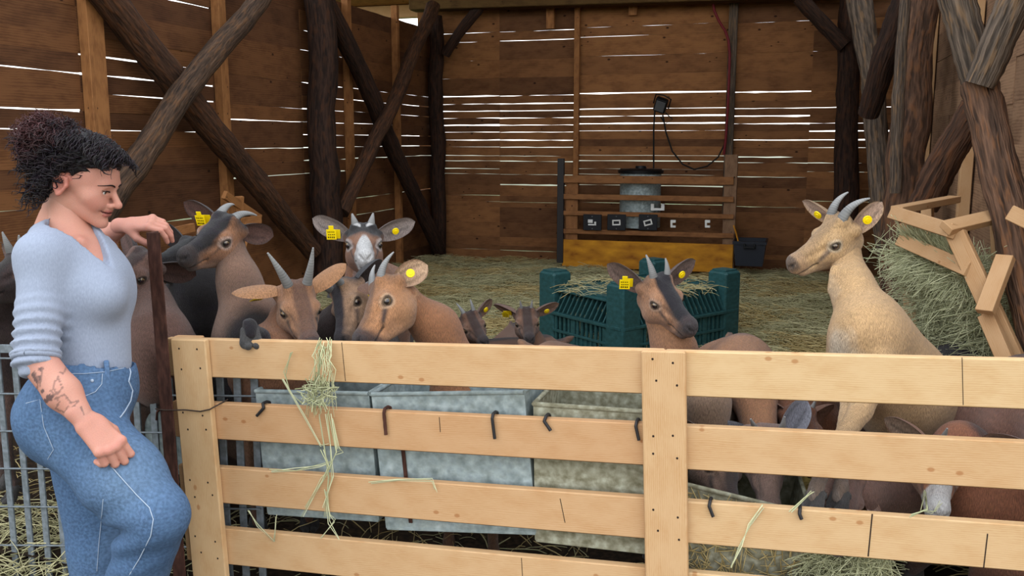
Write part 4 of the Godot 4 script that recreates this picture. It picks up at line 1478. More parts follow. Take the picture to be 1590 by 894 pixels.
# base, tip and the way the opening faces, all in head axes
func ear(root: Node3D, hx: Transform3D, side: float, tip: Vector3, face: Vector3, outer: Color, inner: Color, tag: int, width := 0.031) -> void:
	var base := Vector3(-0.002, -0.042, 0.058 * side)
	var ax := tip.normalized()
	var L := tip.length()
	face = (face - ax * face.dot(ax)).normalized()
	var wd := ax.cross(face).normalized()
	var m := M.new()
	var ns := 14
	var nt := 10
	for layer in 2:
		var k0 := m.v.size()
		for i in ns + 1:
			var s := float(i) / ns
			var w := width * (0.34 + 0.95 * pow(sin(PI * clampf(0.12 + s * 0.80, 0, 1)), 0.8)) if s < 0.97 else width * 0.25
			if s > 0.75:
				w *= sqrt(maxf(0.02, 1.0 - pow((s - 0.75) / 0.25, 2.0)))
			var cup := 0.9 * (1.0 - 0.55 * s)
			for j in nt + 1:
				var t := -1.0 + 2.0 * j / nt
				var q := base + ax * (L * s) + wd * (w * sin(t * (1.0 + cup * 0.3)) / sin(1.0 + cup * 0.3)) - face * (w * cup * (1.0 - t * t)) - face * (L * 0.10 * s * s)
				q += face * 0.0024 * (1.0 - t * t) * (1.0 if layer == 0 else -1.0)
				var nn := (face + wd * (-t) * cup) if layer == 0 else -(face + wd * (-t) * cup)
				m.col = inner.lerp(outer, clampf(absf(t) * 1.6 - 0.9 + 0.5 * nz.get_noise_2d(t * 160.0, s * 30.0 + side * 9.0), 0, 1)) if layer == 0 else outer
				if layer == 0 and absf(absf(t) - 0.35) < 0.12 and s > 0.2 and s < 0.85:
					m.col = m.col * 0.62
				m.vert(hx * q, (hx.basis * nn).normalized())
		for i in ns:
			for j in nt:
				var a := k0 + i * (nt + 1) + j
				m.tri(a, a + 1, a + nt + 2, m.n[a] + m.n[a + nt + 2])
				m.tri(a, a + nt + 2, a + nt + 1, m.n[a] + m.n[a + nt + 2])
	var e := part(root, "ear", m, MT.fur)
	if tag == 0:
		return
	# a plastic tag pinned through the ear; 1 square plate, 2 round button
	m = M.new()
	m.col = Color(0.86, 0.62, 0.005)
	var c := base + ax * (L * 0.42) + face * (0.004 if tag == 2 else 0.012)
	if tag == 2:
		var prof := [Vector2(0, 0.006), Vector2(0.006, 0.006), Vector2(0.007, 0.004), Vector2(0.013, 0.004), Vector2(0.014, 0.002), Vector2(0.014, 0.0), Vector2(0, 0.0)]
		m.lathe(hx * c, (hx.basis * face).normalized(), prof, 20)
	else:
		var dn := (hx.basis.inverse() * Vector3.DOWN).normalized()
		var fz := (face * 0.75 + Vector3(0.5, 0.1, 0)).normalized()
		dn = (dn - fz * dn.dot(fz)).normalized()
		var bx := Basis(dn.cross(fz), -dn, fz) if dn.cross(fz).cross(-dn).dot(fz) > 0 else Basis(-dn.cross(fz), -dn, fz)
		var ty := hx * Transform3D(bx, c + dn * 0.014)
		m.box(ty, Vector3(0.036, 0.038, 0.0022), 0.001)
		m.box(hx * Transform3D(bx, c - dn * 0.010), Vector3(0.018, 0.018, 0.003), 0.001)
		m.box(hx * Transform3D(bx, c + dn * 0.018 - fz * 0.018 - dn.cross(fz) * 0.012), Vector3(0.034, 0.034, 0.0022), 0.001)
		m.col = Color(0.05, 0.035, 0.0)
		for row in 3:
			for q in [-1.4, -0.6, 0.3, 1.1]:
				var hh := 0.006 if row == 2 else 0.0035
				m.box(ty * Transform3D(Basis(), Vector3(q * 0.008 + 0.0015 * (row % 2), 0.010 - row * 0.010, 0.0014)), Vector3(0.004, hh, 0.0008), 0.0002)
	part(e, "ear_tag", m, MT.tag_v)

func eye(root: Node3D, hx: Transform3D, side: float) -> void:
	var m := M.new()
	var c := Vector3(0.082, -0.0435, 0.0522 * side)
	var r := 0.0128
	m.col = Color(0.16, 0.10, 0.045)
	m.ball(hx * c, (hx.basis * Basis(Vector3.RIGHT, PI / 2)).scaled_local(Vector3.ONE * r), 14)
	# dark rim and the level slit of the pupil
	for i in m.v.size():
		var q := hx.affine_inverse() * m.v[i] - c
		var out := Vector3(0.35, 0.05, side).normalized()
		var a := q.normalized().dot(out)
		if a < 0.66:
			m.c[i] = Color(0.01, 0.008, 0.007)
		elif absf(q.y) < r * 0.36 and a > 0.75:
			m.c[i] = Color(0.012, 0.01, 0.012)
	part(root, "eye", m, MT.eye)

# the pixel of the poll and of the nose, the poll's depth; +1: the nose is nearer than the poll
func head_frame(poll: Vector3, nose_px: Vector2, L: float, near: bool, up_hint: Vector3, roll: float) -> Transform3D:
	var c := Vector3(0, CAM_H, 0)
	var r := ray(nose_px.x, nose_px.y)
	var oc := c - poll
	var a := r.dot(r)
	var b := oc.dot(r)
	var disc := b * b - a * (oc.dot(oc) - L * L)
	var t := (-b + (0.0 if disc < 0.0 else sqrt(disc)) * (-1.0 if near else 1.0)) / a
	var x := (c + r * t - poll)
	var sc := maxf(1.0, x.length() / L)
	x = x.normalized()
	var y := (up_hint - x * up_hint.dot(x)).normalized()
	y = y.rotated(x, deg_to_rad(roll))
	var k := L / 0.235 * sc
	return Transform3D(Basis(x, y, x.cross(y)).scaled_local(Vector3.ONE * k), poll)

func coat(g: Dictionary, p: Vector3) -> Color:      # colours of the head, in head axes
	var base: Color = g.base
	var dark: Color = g.dark
	var pale: Color = g.pale
	var w := nz.get_noise_3dv(p * 420.0 + Vector3(g.id * 7.0, 0, 0)) * 0.5
	var c := base
	var az := absf(p.z)
	# pale cheeks and throat
	c = c.lerp(pale, clampf((-0.06 - p.y) * 12.0 + w * 0.5, 0, 1) * float(g.get("cheek", 0.3)))
	# dark face from the forehead to the nose
	var f := clampf((float(g.get("facew", 0.030)) - az) / 0.010 + w * 0.8, 0, 1) * clampf((p.y + 0.055) * 40.0, 0, 1)
	c = c.lerp(dark, f * float(g.get("face", 0.7)))
	f = clampf((float(g.get("poll_x", 0.03)) - p.x) * 25.0 + w, 0, 1) * clampf((p.y + 0.06) * 30.0, 0, 1)
	c = c.lerp(dark, f * float(g.get("poll_", 0.5)))
	# stripe from the eye towards the mouth
	var lx := p.x - 0.092
	f = clampf(1.0 - absf(p.y + 0.046 + lx * 0.30) / 0.010 + w, 0, 1) * clampf(lx / 0.012, 0, 1) * clampf((0.070 - lx) / 0.02, 0, 1) * clampf((az - 0.018) / 0.006, 0, 1)
	c = c.lerp(g.get("stripe", dark), f * float(g.get("eyes", 0.8)))
	# light ring round the eye
	var d := Vector2(p.x - 0.082, p.y + 0.043).length()
	f = clampf((0.027 - d) / 0.008, 0, 1) * clampf((az - 0.03) / 0.006, 0, 1)
	c = c.lerp(pale, f * float(g.get("ring", 0.6)))
	f = clampf((0.0185 - d) / 0.003, 0, 1) * clampf((az - 0.03) / 0.006, 0, 1)
	c = c.lerp(Color(0.02, 0.016, 0.014), f * 0.8)
	# muzzle
	f = clampf((p.x - 0.176) / 0.02 + w * 0.8, 0, 1)
	c = c.lerp(g.get("muzzle", dark), f * float(g.get("muz", 0.7)))
	f = clampf((0.022 - absf(p.x - 0.23)) / 0.008, 0, 1) * clampf((p.y + 0.056) * 60.0, 0, 1)
	c = c.lerp(g.get("nosec", Color(0.06, 0.05, 0.05)), f * 0.7)
	if absf(p.y + 0.071) < 0.0035 and p.x > 0.15:
		c = c * 0.35
	f = clampf((0.007 - Vector3(p.x - 0.231, p.y + 0.028, az - 0.016).length()) / 0.003, 0, 1)
	c = c.lerp(Color(0.012, 0.01, 0.01), f)
	if g.has("blaze"):
		f = clampf((p.x - 0.10) / 0.05, 0, 1)
		f = clampf((0.012 + 0.026 * f - az) / 0.006 + w, 0, 1) * clampf((p.x - 0.085) / 0.02, 0, 1) * float(g.blaze)
		c = c.lerp(Color(0.62, 0.60, 0.58), f)
		f = clampf((0.010 - absf(p.x - 0.035 + az * 0.5)) / 0.004 + w, 0, 1) * clampf((0.04 - az) / 0.01, 0, 1) * clampf((az - 0.008) / 0.004, 0, 1) * clampf((p.y + 0.03) * 50.0, 0, 1)
		c = c.lerp(Color(0.6, 0.58, 0.56), f * float(g.blaze))
		if absf(p.y + 0.071) < 0.0045 and p.x > 0.16:
			c = Color(0.05, 0.035, 0.035)
	return c * (1.0 + w * 0.35)

func goat(g: Dictionary) -> Node3D:
	g.id = names.get("goat", 0)
	var sz: float = g.get("size", 1.0)
	var P: Array = g.poll
	var poll := spot(P[0], P[1], P[2])
	var uh: Vector3 = g.get("up", Vector3.UP)
	var hx := head_frame(poll, Vector2(g.nose[0], g.nose[1]), 0.235 * sz, g.get("near", true), uh, g.get("roll", 0.0))
	# trunk: chest, loin and rump in the world
	var chest: Vector3
	var rump: Vector3
	if g.has("trunk"):
		chest = spot(g.trunk[0][0], g.trunk[0][1], g.trunk[0][2])
		rump = spot(g.trunk[1][0], g.trunk[1][1], g.trunk[1][2])
	else:
		var hd := deg_to_rad(float(g.head))
		var f := Vector3(cos(hd), 0, sin(hd))
		var q := spot(g.at[0], 600, g.at[1])
		q.y = float(g.get("floor", 0.25)) + (0.56 if not g.has("lying") else 0.19) * sz
		chest = q + f * 0.29 * sz + Vector3.UP * float(g.get("rise", 0.0))
		rump = q - f * 0.29 * sz
	var fwd := (chest - rump)
	fwd.y = 0
	fwd = fwd.normalized()
	var lat := fwd.cross(Vector3.UP)
	var ground: float = g.get("floor", 0.25)
	var o := thing("goat", g.label, "goat", Vector3((chest.x + rump.x) / 2, ground, (chest.z + rump.z) / 2), -atan2(fwd.z, fwd.x), "goats in the pen")
	var tr := o.transform
	var inv := tr.affine_inverse()
	var L := func(p: Vector3) -> Vector3: return inv * p
	var c: Vector3 = L.call(chest)
	var r: Vector3 = L.call(rump)
	var neck_end: Vector3 = L.call(hx * (g.get("neck", Vector3(0.012, -0.092, 0)) as Vector3))
	var skull: Vector3 = L.call(hx * Vector3(0.04, -0.065, 0))
	var n0 := c + Vector3(0.05, 0.09, 0) * sz
	var nm: Vector3 = (n0 + neck_end) * 0.5 + (g.get("bend", Vector3(0.03, -0.02, 0)) as Vector3) * sz
	var lo := c.min(r).min(neck_end).min(skull) - Vector3(0.30, 0.25, 0.26) * sz
	var hi := c.max(r).max(neck_end).max(skull) + Vector3(0.26, 0.24, 0.26) * sz
	lo.y = -0.02
	var feet := []
	if g.has("fore"):
		for q in g.fore:
			var w: Vector3 = L.call(spot(q[0], q[1], q[2]))
			feet.append(w)
			lo = lo.min(w - Vector3.ONE * 0.08)
			hi = hi.max(w + Vector3.ONE * 0.08)
	else:
		for z in [-1.0, 1.0]:
			feet.append(Vector3(c.x - 0.01, 0.0, 0.085 * z * sz))
	for z in [-1.0, 1.0]:
		feet.append(Vector3(r.x - 0.03, 0.0, 0.09 * z * sz))
	var s := Sdf.new(lo, hi, g.get("cell", 0.016))
	var k := 0.05 * sz
	var mid := (c + r) * 0.5 - Vector3(0, 0.02, 0)
	s.cap(c + Vector3(0.0, 0.02, 0), mid, 0.145 * sz, 0.165 * sz, k, Vector3(1, 1.05, 0.86))
	s.cap(mid, r + Vector3(0, 0.02, 0), 0.165 * sz, 0.13 * sz, k, Vector3(1, 1.02, 0.92))
	s.cap(c + Vector3(0.06, -0.02, 0) * sz, c + Vector3(0.09, 0.05, 0) * sz, 0.105 * sz, 0.09 * sz * float(g.get("nb", 1.0)), k, Vector3(1, 1, 0.9))
	var nb: float = g.get("nb", 1.0)
	s.cap(n0, nm, 0.112 * sz * nb, 0.070 * sz * nb, k, Vector3(1, 1, 0.88))
	s.cap(nm, neck_end, 0.070 * sz, 0.049 * sz, k, Vector3(1, 1, 0.95))
	s.cap(neck_end, skull, 0.049 * sz, 0.044 * sz, 0.025)
	s.cap(c + Vector3(-0.02, 0.14, 0) * sz, r + Vector3(-0.02, 0.12, 0) * sz, 0.035 * sz, 0.035 * sz, k)
	s.cap(r + Vector3(-0.12, 0.10, 0) * sz, r + Vector3(-0.20, 0.13, 0) * sz, 0.03 * sz, 0.016 * sz, 0.03)
	if g.has("lying"):
		for z in [-1.0, 1.0]:
			s.cap(c + Vector3(0.02, -0.06, 0.09 * z) * sz, c + Vector3(0.16, -0.14, 0.10 * z) * sz, 0.06 * sz, 0.035 * sz, 0.04)
			s.cap(c + Vector3(0.16, -0.14, 0.10 * z) * sz, c + Vector3(-0.02, -0.165, 0.10 * z) * sz, 0.03 * sz, 0.022 * sz, 0.02)
			s.cap(r + Vector3(0, -0.02, 0.09 * z) * sz, r + Vector3(0.16, -0.08, 0.13 * z) * sz, 0.10 * sz, 0.06 * sz, 0.05)
			feet[0 if z < 0 else 1] = c + Vector3(-0.03, -0.185, 0.10 * z) * sz
			feet[2 if z < 0 else 3] = r + Vector3(0.1, -0.185, 0.15 * z) * sz
	for i in 4:
		if g.has("lying"):
			break
		var z := -1.0 if i % 2 == 0 else 1.0
		var ft: Vector3 = feet[i]
		var up_ := ft + Vector3(0, 0.07, 0) * sz
		if i < 2:
			var sh := c + Vector3(0.03, -0.01, 0.085 * z) * sz
			var el := c + Vector3(-0.02, -0.14, 0.088 * z) * sz
			if g.has("fore"):
				sh.x += (0.055 if i == 0 else -0.045) * sz
				el = sh.lerp(up_, 0.38) + Vector3(-0.02, -0.01, 0) * sz
			var kn := el.lerp(up_, 0.52) + Vector3(0.018, 0, 0) * sz
			if g.has("fore"):
				s.cap(sh, el, 0.052 * sz, 0.034 * sz, 0.02)
				s.cap(el, kn, 0.033 * sz, 0.027 * sz, 0.015)
			else:
				s.cap(sh, el, 0.075 * sz, 0.050 * sz, 0.04)
				s.cap(el, kn, 0.046 * sz, 0.027 * sz, 0.03)
			s.ball(kn, 0.028 * sz, 0.01)
			s.cap(kn, up_, 0.0225 * sz, 0.019 * sz, 0.015)
			s.cap(up_, ft + Vector3(0.012, 0.045, 0) * sz, 0.021 * sz, 0.020 * sz, 0.012)
		else:
			var hip := r + Vector3(-0.02, 0.02, 0.075 * z) * sz
			var sti := r + Vector3(0.07, -0.16, 0.095 * z) * sz
			var hock := Vector3(ft.x - 0.06 * sz, ft.y + 0.24 * sz, ft.z)
			s.cap(hip, sti, 0.105 * sz, 0.068 * sz, 0.05, Vector3(1, 1, 0.8))
			s.cap(sti, hock, 0.060 * sz, 0.026 * sz, 0.03)
			s.cap(hock, up_, 0.025 * sz, 0.019 * sz, 0.015)
			s.cap(up_, ft + Vector3(0.012, 0.045, 0) * sz, 0.021 * sz, 0.020 * sz, 0.012)
	if g.has("wattle"):
		for q in g.wattle:
			var w0: Vector3 = L.call(spot(q[0], q[1], q[4]))
			var w1: Vector3 = L.call(spot(q[2], q[3], q[4]))
			s.cap(w0 + Vector3(-0.01, 0.02, 0), w0, 0.012, 0.010, 0.012)
			s.cap(w0, w1, 0.010, 0.0165, 0.006)
	var b := s.mesh()
	# colours of the body
	var base: Color = g.get("bbase", g.base)
	var dark: Color = g.dark
	var pale: Color = g.pale
	for i in b.v.size():
		var p := b.v[i]
		var w := nz.get_noise_3dv(p * 150.0 + Vector3(g.id * 31.0, 0, 0)) * 0.6 + 0.3 * nz.get_noise_3dv(p * 520.0)
		var col := base
		col = col.lerp(pale, clampf((c.y - 0.08 - p.y) * 6.0 + w, 0, 1) * float(g.get("belly", 0.2)))
		# dark line along back and nape
		var ridge := clampf((b.n[i].y - 0.80) * 6.0 + w * 0.6, 0, 1) * clampf((0.05 - absf(p.z)) * 40.0, 0, 1)
		if p.x > c.x:
			ridge = clampf((b.n[i].y * 0.75 - b.n[i].x * 0.65 - 0.70) * 5.0 + w * 0.6, 0, 1)
		col = col.lerp(dark, ridge * float(g.get("back", 0.7)))
		var throat := clampf((b.n[i].x - b.n[i].y * 0.3 - float(g.get("throat_w", 0.72))) * 4.0 + w, 0, 1) * clampf((p.x - c.x) * 8.0, 0, 1)
		col = col.lerp(g.get("throat_col", dark), throat * float(g.get("throat", 0.0)))
		var leg := clampf((ground + 0.30 * sz - (p.y + ground)) * 6.0 + w * 0.5, 0, 1)
		if g.has("fore") and p.x > c.x - 0.1:
			var near_foot := minf(p.distance_to(feet[0]), p.distance_to(feet[1]))
			leg = clampf((0.25 * sz - near_foot) * 12.0 + w * 0.6, 0, 1)
		col = col.lerp(dark, leg * float(g.get("legs", 0.6)))
		if g.has("patch"):
			col = col.lerp(dark, clampf((nz.get_noise_3dv(p * 70.0 + Vector3(9, 3, g.id)) - 0.18) * 8.0, 0, 1) * float(g.patch))
		b.c[i] = col * (1.0 + w * 0.4)
	# the finer head joins it
	var hm := M.new()
	var hl := inv * hx
	hm.add(goat_head, hl)
	for i in hm.v.size():
		hm.c[i] = coat(g, goat_head.v[i])
	b.add(hm)
	var bw := M.new()
	bw.add(b, tr)
	var bp := part(o, "body", bw, MT.fur)
	bp.set_meta("label", g.get("coat", "short haired coat"))
	var fl: float = g.get("flip", -1.0)
	var fz := Vector3(1, 1, fl)
	for z in [-1.0, 1.0]:
		eye(o, hx, z)
	if g.has("horns"):
		var H: Array = g.horns
		for q in H:
			horn(o, hx, q[0] * fl, q[1], q[2], q[3], q[4] if q.size() > 4 else 0.0175)
	for q in g.ears:
		ear(o, hx, q[0] * fl, (q[1] as Vector3) * fz, (q[2] as Vector3) * fz, g.get("ear_out", g.base), g.get("ear_in", pale), q[3], q[4] if q.size() > 4 else 0.031)
	for i in 4:
		var hm2 := M.new()
		var x := Transform3D(Basis().scaled(Vector3.ONE * sz * 1.05), feet[i])
		hm2.add(hoof_mesh, tr * x)
		for j in hm2.c.size():
			hm2.c[j] = Color(0.06, 0.055, 0.052) * (1.0 + 0.6 * nz.get_noise_3dv(hm2.v[j] * 300.0))
		part(o, "hoof", hm2, MT.fur)
	return o

func build_goats() -> void:
	make_goat_head()
	var fur := tex_from(256, 256, func(x: int, y: int) -> Color:
		var a := nz.get_noise_2d(x * 14.0, y * 2.2) + 0.5 * nz.get_noise_2d(x * 40.0 + 99.0, y * 6.0)
		var t := clampf(0.80 + 0.42 * a, 0.3, 1.0)
		return Color(t, t, t))
	MT.fur = tri_mat(Color(1, 1, 1), 0.78, fur, Vector3(9, 5, 9), true, fur, 0.4)
	MT.fur.rim_enabled = true
	MT.fur.rim = 0.25
	MT.fur.rim_tint = 0.6
	MT.horn = mat(Color(0.58, 0.575, 0.565), 0.62)
	MT.horn.vertex_color_use_as_albedo = true
	MT.tag_v = mat(Color(1, 1, 1), 0.4)
	MT.tag_v.vertex_color_use_as_albedo = true
	MT.eye = mat(Color(1, 1, 1), 0.08)
	MT.eye.vertex_color_use_as_albedo = true
	MT.eye.metallic_specular = 0.6
	var brown := rgb255(168, 118, 82)
	var red := rgb255(140, 90, 62)
	var tan_ := rgb255(208, 168, 120)
	var black := rgb255(38, 33, 34)
	var dk := rgb255(62, 48, 44)
	var cream := rgb255(216, 190, 158)
	var grey := rgb255(150, 128, 116)
	var V := func(x: float, y: float, z: float) -> Vector3: return Vector3(x, y, z)
	var backh := [[-1.0, 0.15, Vector3(-0.25, 1, 0.15), Vector3(-1, 0.35, 0.3)], [1.0, 0.15, Vector3(-0.25, 1, 0.15), Vector3(-1, 0.35, 0.3)]]
	var sideears := [[-1.0, Vector3(-0.03, 0.01, -0.13), Vector3(0.8, -0.1, 0), 1], [1.0, Vector3(-0.03, 0.01, 0.13), Vector3(0.8, -0.1, 0), 2]]
	# the tan goat standing in the trough on the right
	goat({"label": "tan goat standing tall with forefeet in the trough, looking left", "coat": "tan coat", "size": 0.93, "poll": [1303, 337, 2.84], "nose": [1219, 402], "near": true, "up": V.call(0.1, 1, 0.15),
		"nb": 0.86, "trunk": [[1354, 547, 2.74], [1450, 650, 2.98]], "fore": [[1266, 792, 2.44], [1304, 793, 2.46]], "floor": 0.25, "bend": V.call(0.0, -0.01, 0), "neck": V.call(0.034, -0.122, 0), "cell": 0.011,
		"base": tan_, "dark": rgb255(84, 72, 72), "pale": rgb255(232, 212, 184), "face": 0.35, "poll_": 0.2, "eyes": 0.75, "ring": 0.65, "cheek": 0.35, "muz": 0.35, "muzzle": rgb255(176, 140, 118), "back": 0.12, "legs": 0.85, "belly": 0.3, "throat": 0.7, "throat_col": rgb255(238, 224, 202),
		"horns": [[-1.0, 0.115, V.call(-0.55, 0.75, 0.12), V.call(-1, -0.25, 0.05), 0.019], [1.0, 0.13, V.call(-0.6, 0.7, 0.12), V.call(-1, -0.45, 0.2), 0.0195]], "wattle": [[1292, 426, 1292, 450, 2.80], [1306, 432, 1308, 460, 2.775]],
		"ears": [[-1.0, V.call(0.02, 0.062, -0.12), V.call(0.9, 0.2, -0.1), 2, 0.026], [1.0, V.call(-0.105, 0.050, 0.040), V.call(0.30, 0.2, 0.95), 2, 0.027]], "ear_in": rgb255(214, 180, 158)})
	# the brown goat in front of the crate, looking right
	goat({"flip": 1.0, "label": "brown goat with dark forehead in front of the green crate, looking right", "size": 1.0, "poll": [1022, 430, 3.12], "nose": [1082, 502], "near": true, "up": V.call(0, 1, 0.25),
		"at": [945, 3.42], "head": 48, "floor": 0.08, "bend": V.call(0.03, -0.01, 0), "cell": 0.012,
		"base": rgb255(176, 128, 94), "bbase": rgb255(170, 122, 88), "dark": rgb255(40, 36, 40), "pale": rgb255(206, 170, 144), "face": 1.0, "facew": 0.037, "eyes": 0.85, "ring": 0.7, "muz": 0.75, "muzzle": rgb255(74, 60, 58), "back": 0.5, "throat": 0.35,
		"horns": [[-1.0, 0.075, V.call(-0.5, 1, 0.25), V.call(-1, 0.9, -0.1), 0.014], [1.0, 0.10, V.call(-0.6, 1, 0.15), V.call(-1, 0.75, 0.25), 0.0155]],
		"ears": [[-1.0, V.call(-0.02, 0.05, -0.125), V.call(0.9, 0.1, 0.2), 2], [1.0, V.call(-0.11, 0.03, 0.085), V.call(0.5, 0.1, 0.9), 1]], "ear_out": rgb255(110, 80, 66), "ear_in": rgb255(128, 106, 96)})
	# the brown goat in profile at the hanging wisp
	goat({"label": "brown goat with grey horns lowering its nose to the rail, facing left", "size": 1.02, "poll": [588, 437, 2.92], "nose": [541, 527], "near": true, "up": V.call(-1, 0.4, 0.40),
		"trunk": [[728, 640, 3.15], [812, 625, 3.62]], "floor": 0.1, "bend": V.call(-0.03, 0.05, 0), "cell": 0.012,
		"base": rgb255(178, 126, 86), "bbase": rgb255(168, 114, 78), "dark": dk, "pale": rgb255(214, 176, 142), "face": 0.55, "eyes": 0.95, "ring": 0.75, "muz": 0.9, "muzzle": rgb255(66, 52, 50), "cheek": 0.2, "back": 0.35,
		"horns": [[-1.0, 0.10, V.call(-0.6, 0.55, 0.15), V.call(-1, 0.0, 0.1)], [1.0, 0.11, V.call(-0.6, 0.45, 0.25), V.call(-0.95, -0.30, 0.35)]],
		"ears": [[-1.0, V.call(-0.04, 0.06, -0.10), V.call(0.5, -0.3, -0.6), 1], [1.0, V.call(-0.075, -0.055, 0.05), V.call(0.3, 0.1, 0.9), 2]], "ear_out": rgb255(120, 80, 58)})
	# the goat with spread horns looking down over the top rail
	goat({"label": "brown goat with upright spread horns hanging its head over the top rail", "size": 1.02, "poll": [461, 440, 2.94], "nose": [488, 530], "near": true, "up": V.call(0.40, 0.6, 0.8),
		"at": [438, 3.38], "head": 78, "floor": 0.25, "bend": V.call(-0.04, -0.02, 0), "cell": 0.013,
		"base": rgb255(162, 116, 84), "bbase": rgb255(150, 104, 76), "dark": rgb255(86, 60, 50), "pale": rgb255(200, 160, 126), "face": 0.75, "eyes": 1.0, "stripe": rgb255(44, 36, 34), "ring": 0.45, "muz": 0.8, "muzzle": rgb255(92, 66, 56), "poll_": 0.0,
		"horns": [[-1.0, 0.15, V.call(-0.2, 1, 0.45), V.call(-0.6, 1, 0.75), 0.016], [1.0, 0.145, V.call(-0.2, 1, 0.15), V.call(-0.4, 1, 0.05), 0.016]],
		"ears": [[-1.0, V.call(-0.01, -0.015, -0.135), V.call(0.5, -0.9, -0.1), 1], [1.0, V.call(-0.035, 0.06, 0.115), V.call(0.3, -0.9, 0.1), 2]], "ear_out": rgb255(176, 126, 88), "ear_in": rgb255(96, 66, 56)})
	# the dark faced goat between those two
	goat({"label": "dark faced goat between the two brown ones at the wisp of hay", "size": 0.98, "poll": [526, 442, 3.10], "nose": [518, 528], "near": true, "up": V.call(-0.75, 0.4, 0.75),
		"at": [552, 3.58], "head": 100, "floor": 0.25, "cell": 0.016,
		"base": rgb255(178, 140, 110), "bbase": dk, "dark": rgb255(52, 46, 50), "pale": rgb255(206, 172, 140), "face": 1.0, "poll_": 1.0, "eyes": 0.7, "ring": 0.6, "muz": 0.4, "back": 0.9,
		"horns": [[-1.0, 0.085, V.call(-0.1, 1, 0.0), V.call(-0.1, 1, 0.1)], [1.0, 0.09, V.call(-0.1, 1, 0.1), V.call(-0.25, 1, 0.35)]],
		"ears": [[-1.0, V.call(-0.075, -0.05, -0.07), V.call(0.5, -0.5, -0.4), 0], [1.0, V.call(-0.075, -0.05, 0.07), V.call(0.5, -0.5, 0.4), 0]], "ear_out": black, "ear_in": dk})
	# the frontal goat with the white blaze
	goat({"label": "black headed goat with white blaze and stubby horns, facing the camera", "size": 1.08, "poll": [564, 350, 3.55], "nose": [567, 388], "near": true, "up": V.call(0, 1, 0.0),
		"at": [585, 4.1], "head": 84, "floor": 0.25, "rise": 0.05, "bend": V.call(0.0, -0.02, 0), "cell": 0.014,
		"base": rgb255(150, 104, 76), "dark": rgb255(40, 35, 36), "pale": rgb255(206, 196, 190), "face": 0.0, "poll_": 1.0, "poll_x": 0.10, "eyes": 0.9, "ring": 0.75, "muz": 1.0, "muzzle": rgb255(206, 200, 196), "nosec": rgb255(120, 112, 112), "blaze": 1.0, "throat": 0.8, "throat_col": rgb255(186, 186, 190), "cheek": 0.0,
		"horns": [[-1.0, 0.055, V.call(-0.3, 1, 0.25), V.call(-0.4, 1, 0.3), 0.016], [1.0, 0.055, V.call(-0.3, 1, 0.2), V.call(-0.4, 1, 0.25), 0.016]],
		"ears": [[-1.0, V.call(-0.03, 0.055, -0.125), V.call(0.9, -0.15, 0), 1], [1.0, V.call(-0.03, 0.035, 0.135), V.call(0.9, -0.15, 0), 2]], "ear_out": rgb255(120, 100, 92), "ear_in": rgb255(186, 170, 162)})
	# rearing black and brown goat on the left
	goat({"label": "black faced goat rearing beside the rusty post with a hoof on the fence", "size": 1.02, "poll": [352, 336, 3.12], "nose": [278, 388], "near": true, "up": V.call(0.2, 1, 0.1),
		"trunk": [[388, 545, 3.12], [362, 720, 3.62]], "fore": [[389, 540, 2.80], [352, 640, 3.0]], "floor": 0.25, "bend": V.call(0.0, 0.0, 0), "cell": 0.012,
		"base": rgb255(156, 108, 76), "bbase": rgb255(138, 104, 84), "dark": black, "pale": rgb255(200, 172, 156), "face": 1.0, "facew": 0.043, "throat_w": 0.30, "poll_": 1.0, "eyes": 0.6, "ring": 0.8, "muz": 0.9, "muzzle": rgb255(58, 44, 40), "throat": 0.9, "back": 0.4, "legs": 1.0,
		"horns": [[-1.0, 0.12, V.call(-0.9, 0.4, 0.12), V.call(-0.8, -0.6, 0.2)], [1.0, 0.12, V.call(-0.9, 0.3, 0.12), V.call(-0.75, -0.75, 0.25)]],
		"ears": [[-1.0, V.call(0.03, 0.06, -0.10), V.call(0.9, 0.1, 0), 1], [1.0, V.call(-0.085, -0.055, 0.06), V.call(0.5, 0.0, 0.9), 0]], "ear_out": dk, "ear_in": rgb255(120, 88, 78)})
	# black goat behind the hand
	goat({"label": "black goat close behind the rusty post, head behind the woman's hand", "size": 1.05, "poll": [300, 372, 3.50], "nose": [222, 400], "near": true,
		"trunk": [[312, 470, 3.55], [318, 560, 4.0]], "floor": 0.25, "cell": 0.018,
		"base": black, "dark": rgb255(26, 24, 26), "pale": rgb255(70, 56, 50), "face": 0.5, "eyes": 0.0, "ring": 0.3, "cheek": 0.2, "belly": 0.0,
		"ears": [[-1.0, V.call(0.03, 0.10, -0.07), V.call(0.9, 0.1, 0), 0], [1.0, V.call(0.02, 0.06, 0.11), V.call(0.9, 0.0, 0.3), 1]], "ear_out": black, "ear_in": rgb255(60, 48, 46)})
	# spotted brown goat between woman and post
	goat({"label": "spotted brown goat between the woman's chest and the rusty post", "size": 1.05, "poll": [226, 392, 3.15], "nose": [142, 438], "near": true, "up": V.call(0.3, 1, 0.2),
		"trunk": [[245, 560, 3.12], [250, 640, 3.6]], "floor": 0.25, "bend": V.call(-0.03, 0.0, 0), "cell": 0.014,
		"base": rgb255(124, 92, 80), "dark": rgb255(48, 38, 38), "pale": rgb255(172, 136, 120), "face": 0.8, "eyes": 0.6, "patch": 0.9, "belly": 0.4,
		"ears": [[-1.0, V.call(-0.06, 0.05, -0.11), V.call(0.8, 0.0, 0), 0], [1.0, V.call(-0.10, -0.05, 0.07), V.call(0.5, 0.0, 0.9), 0]], "ear_out": rgb255(70, 52, 48), "ear_in": rgb255(110, 82, 74)})
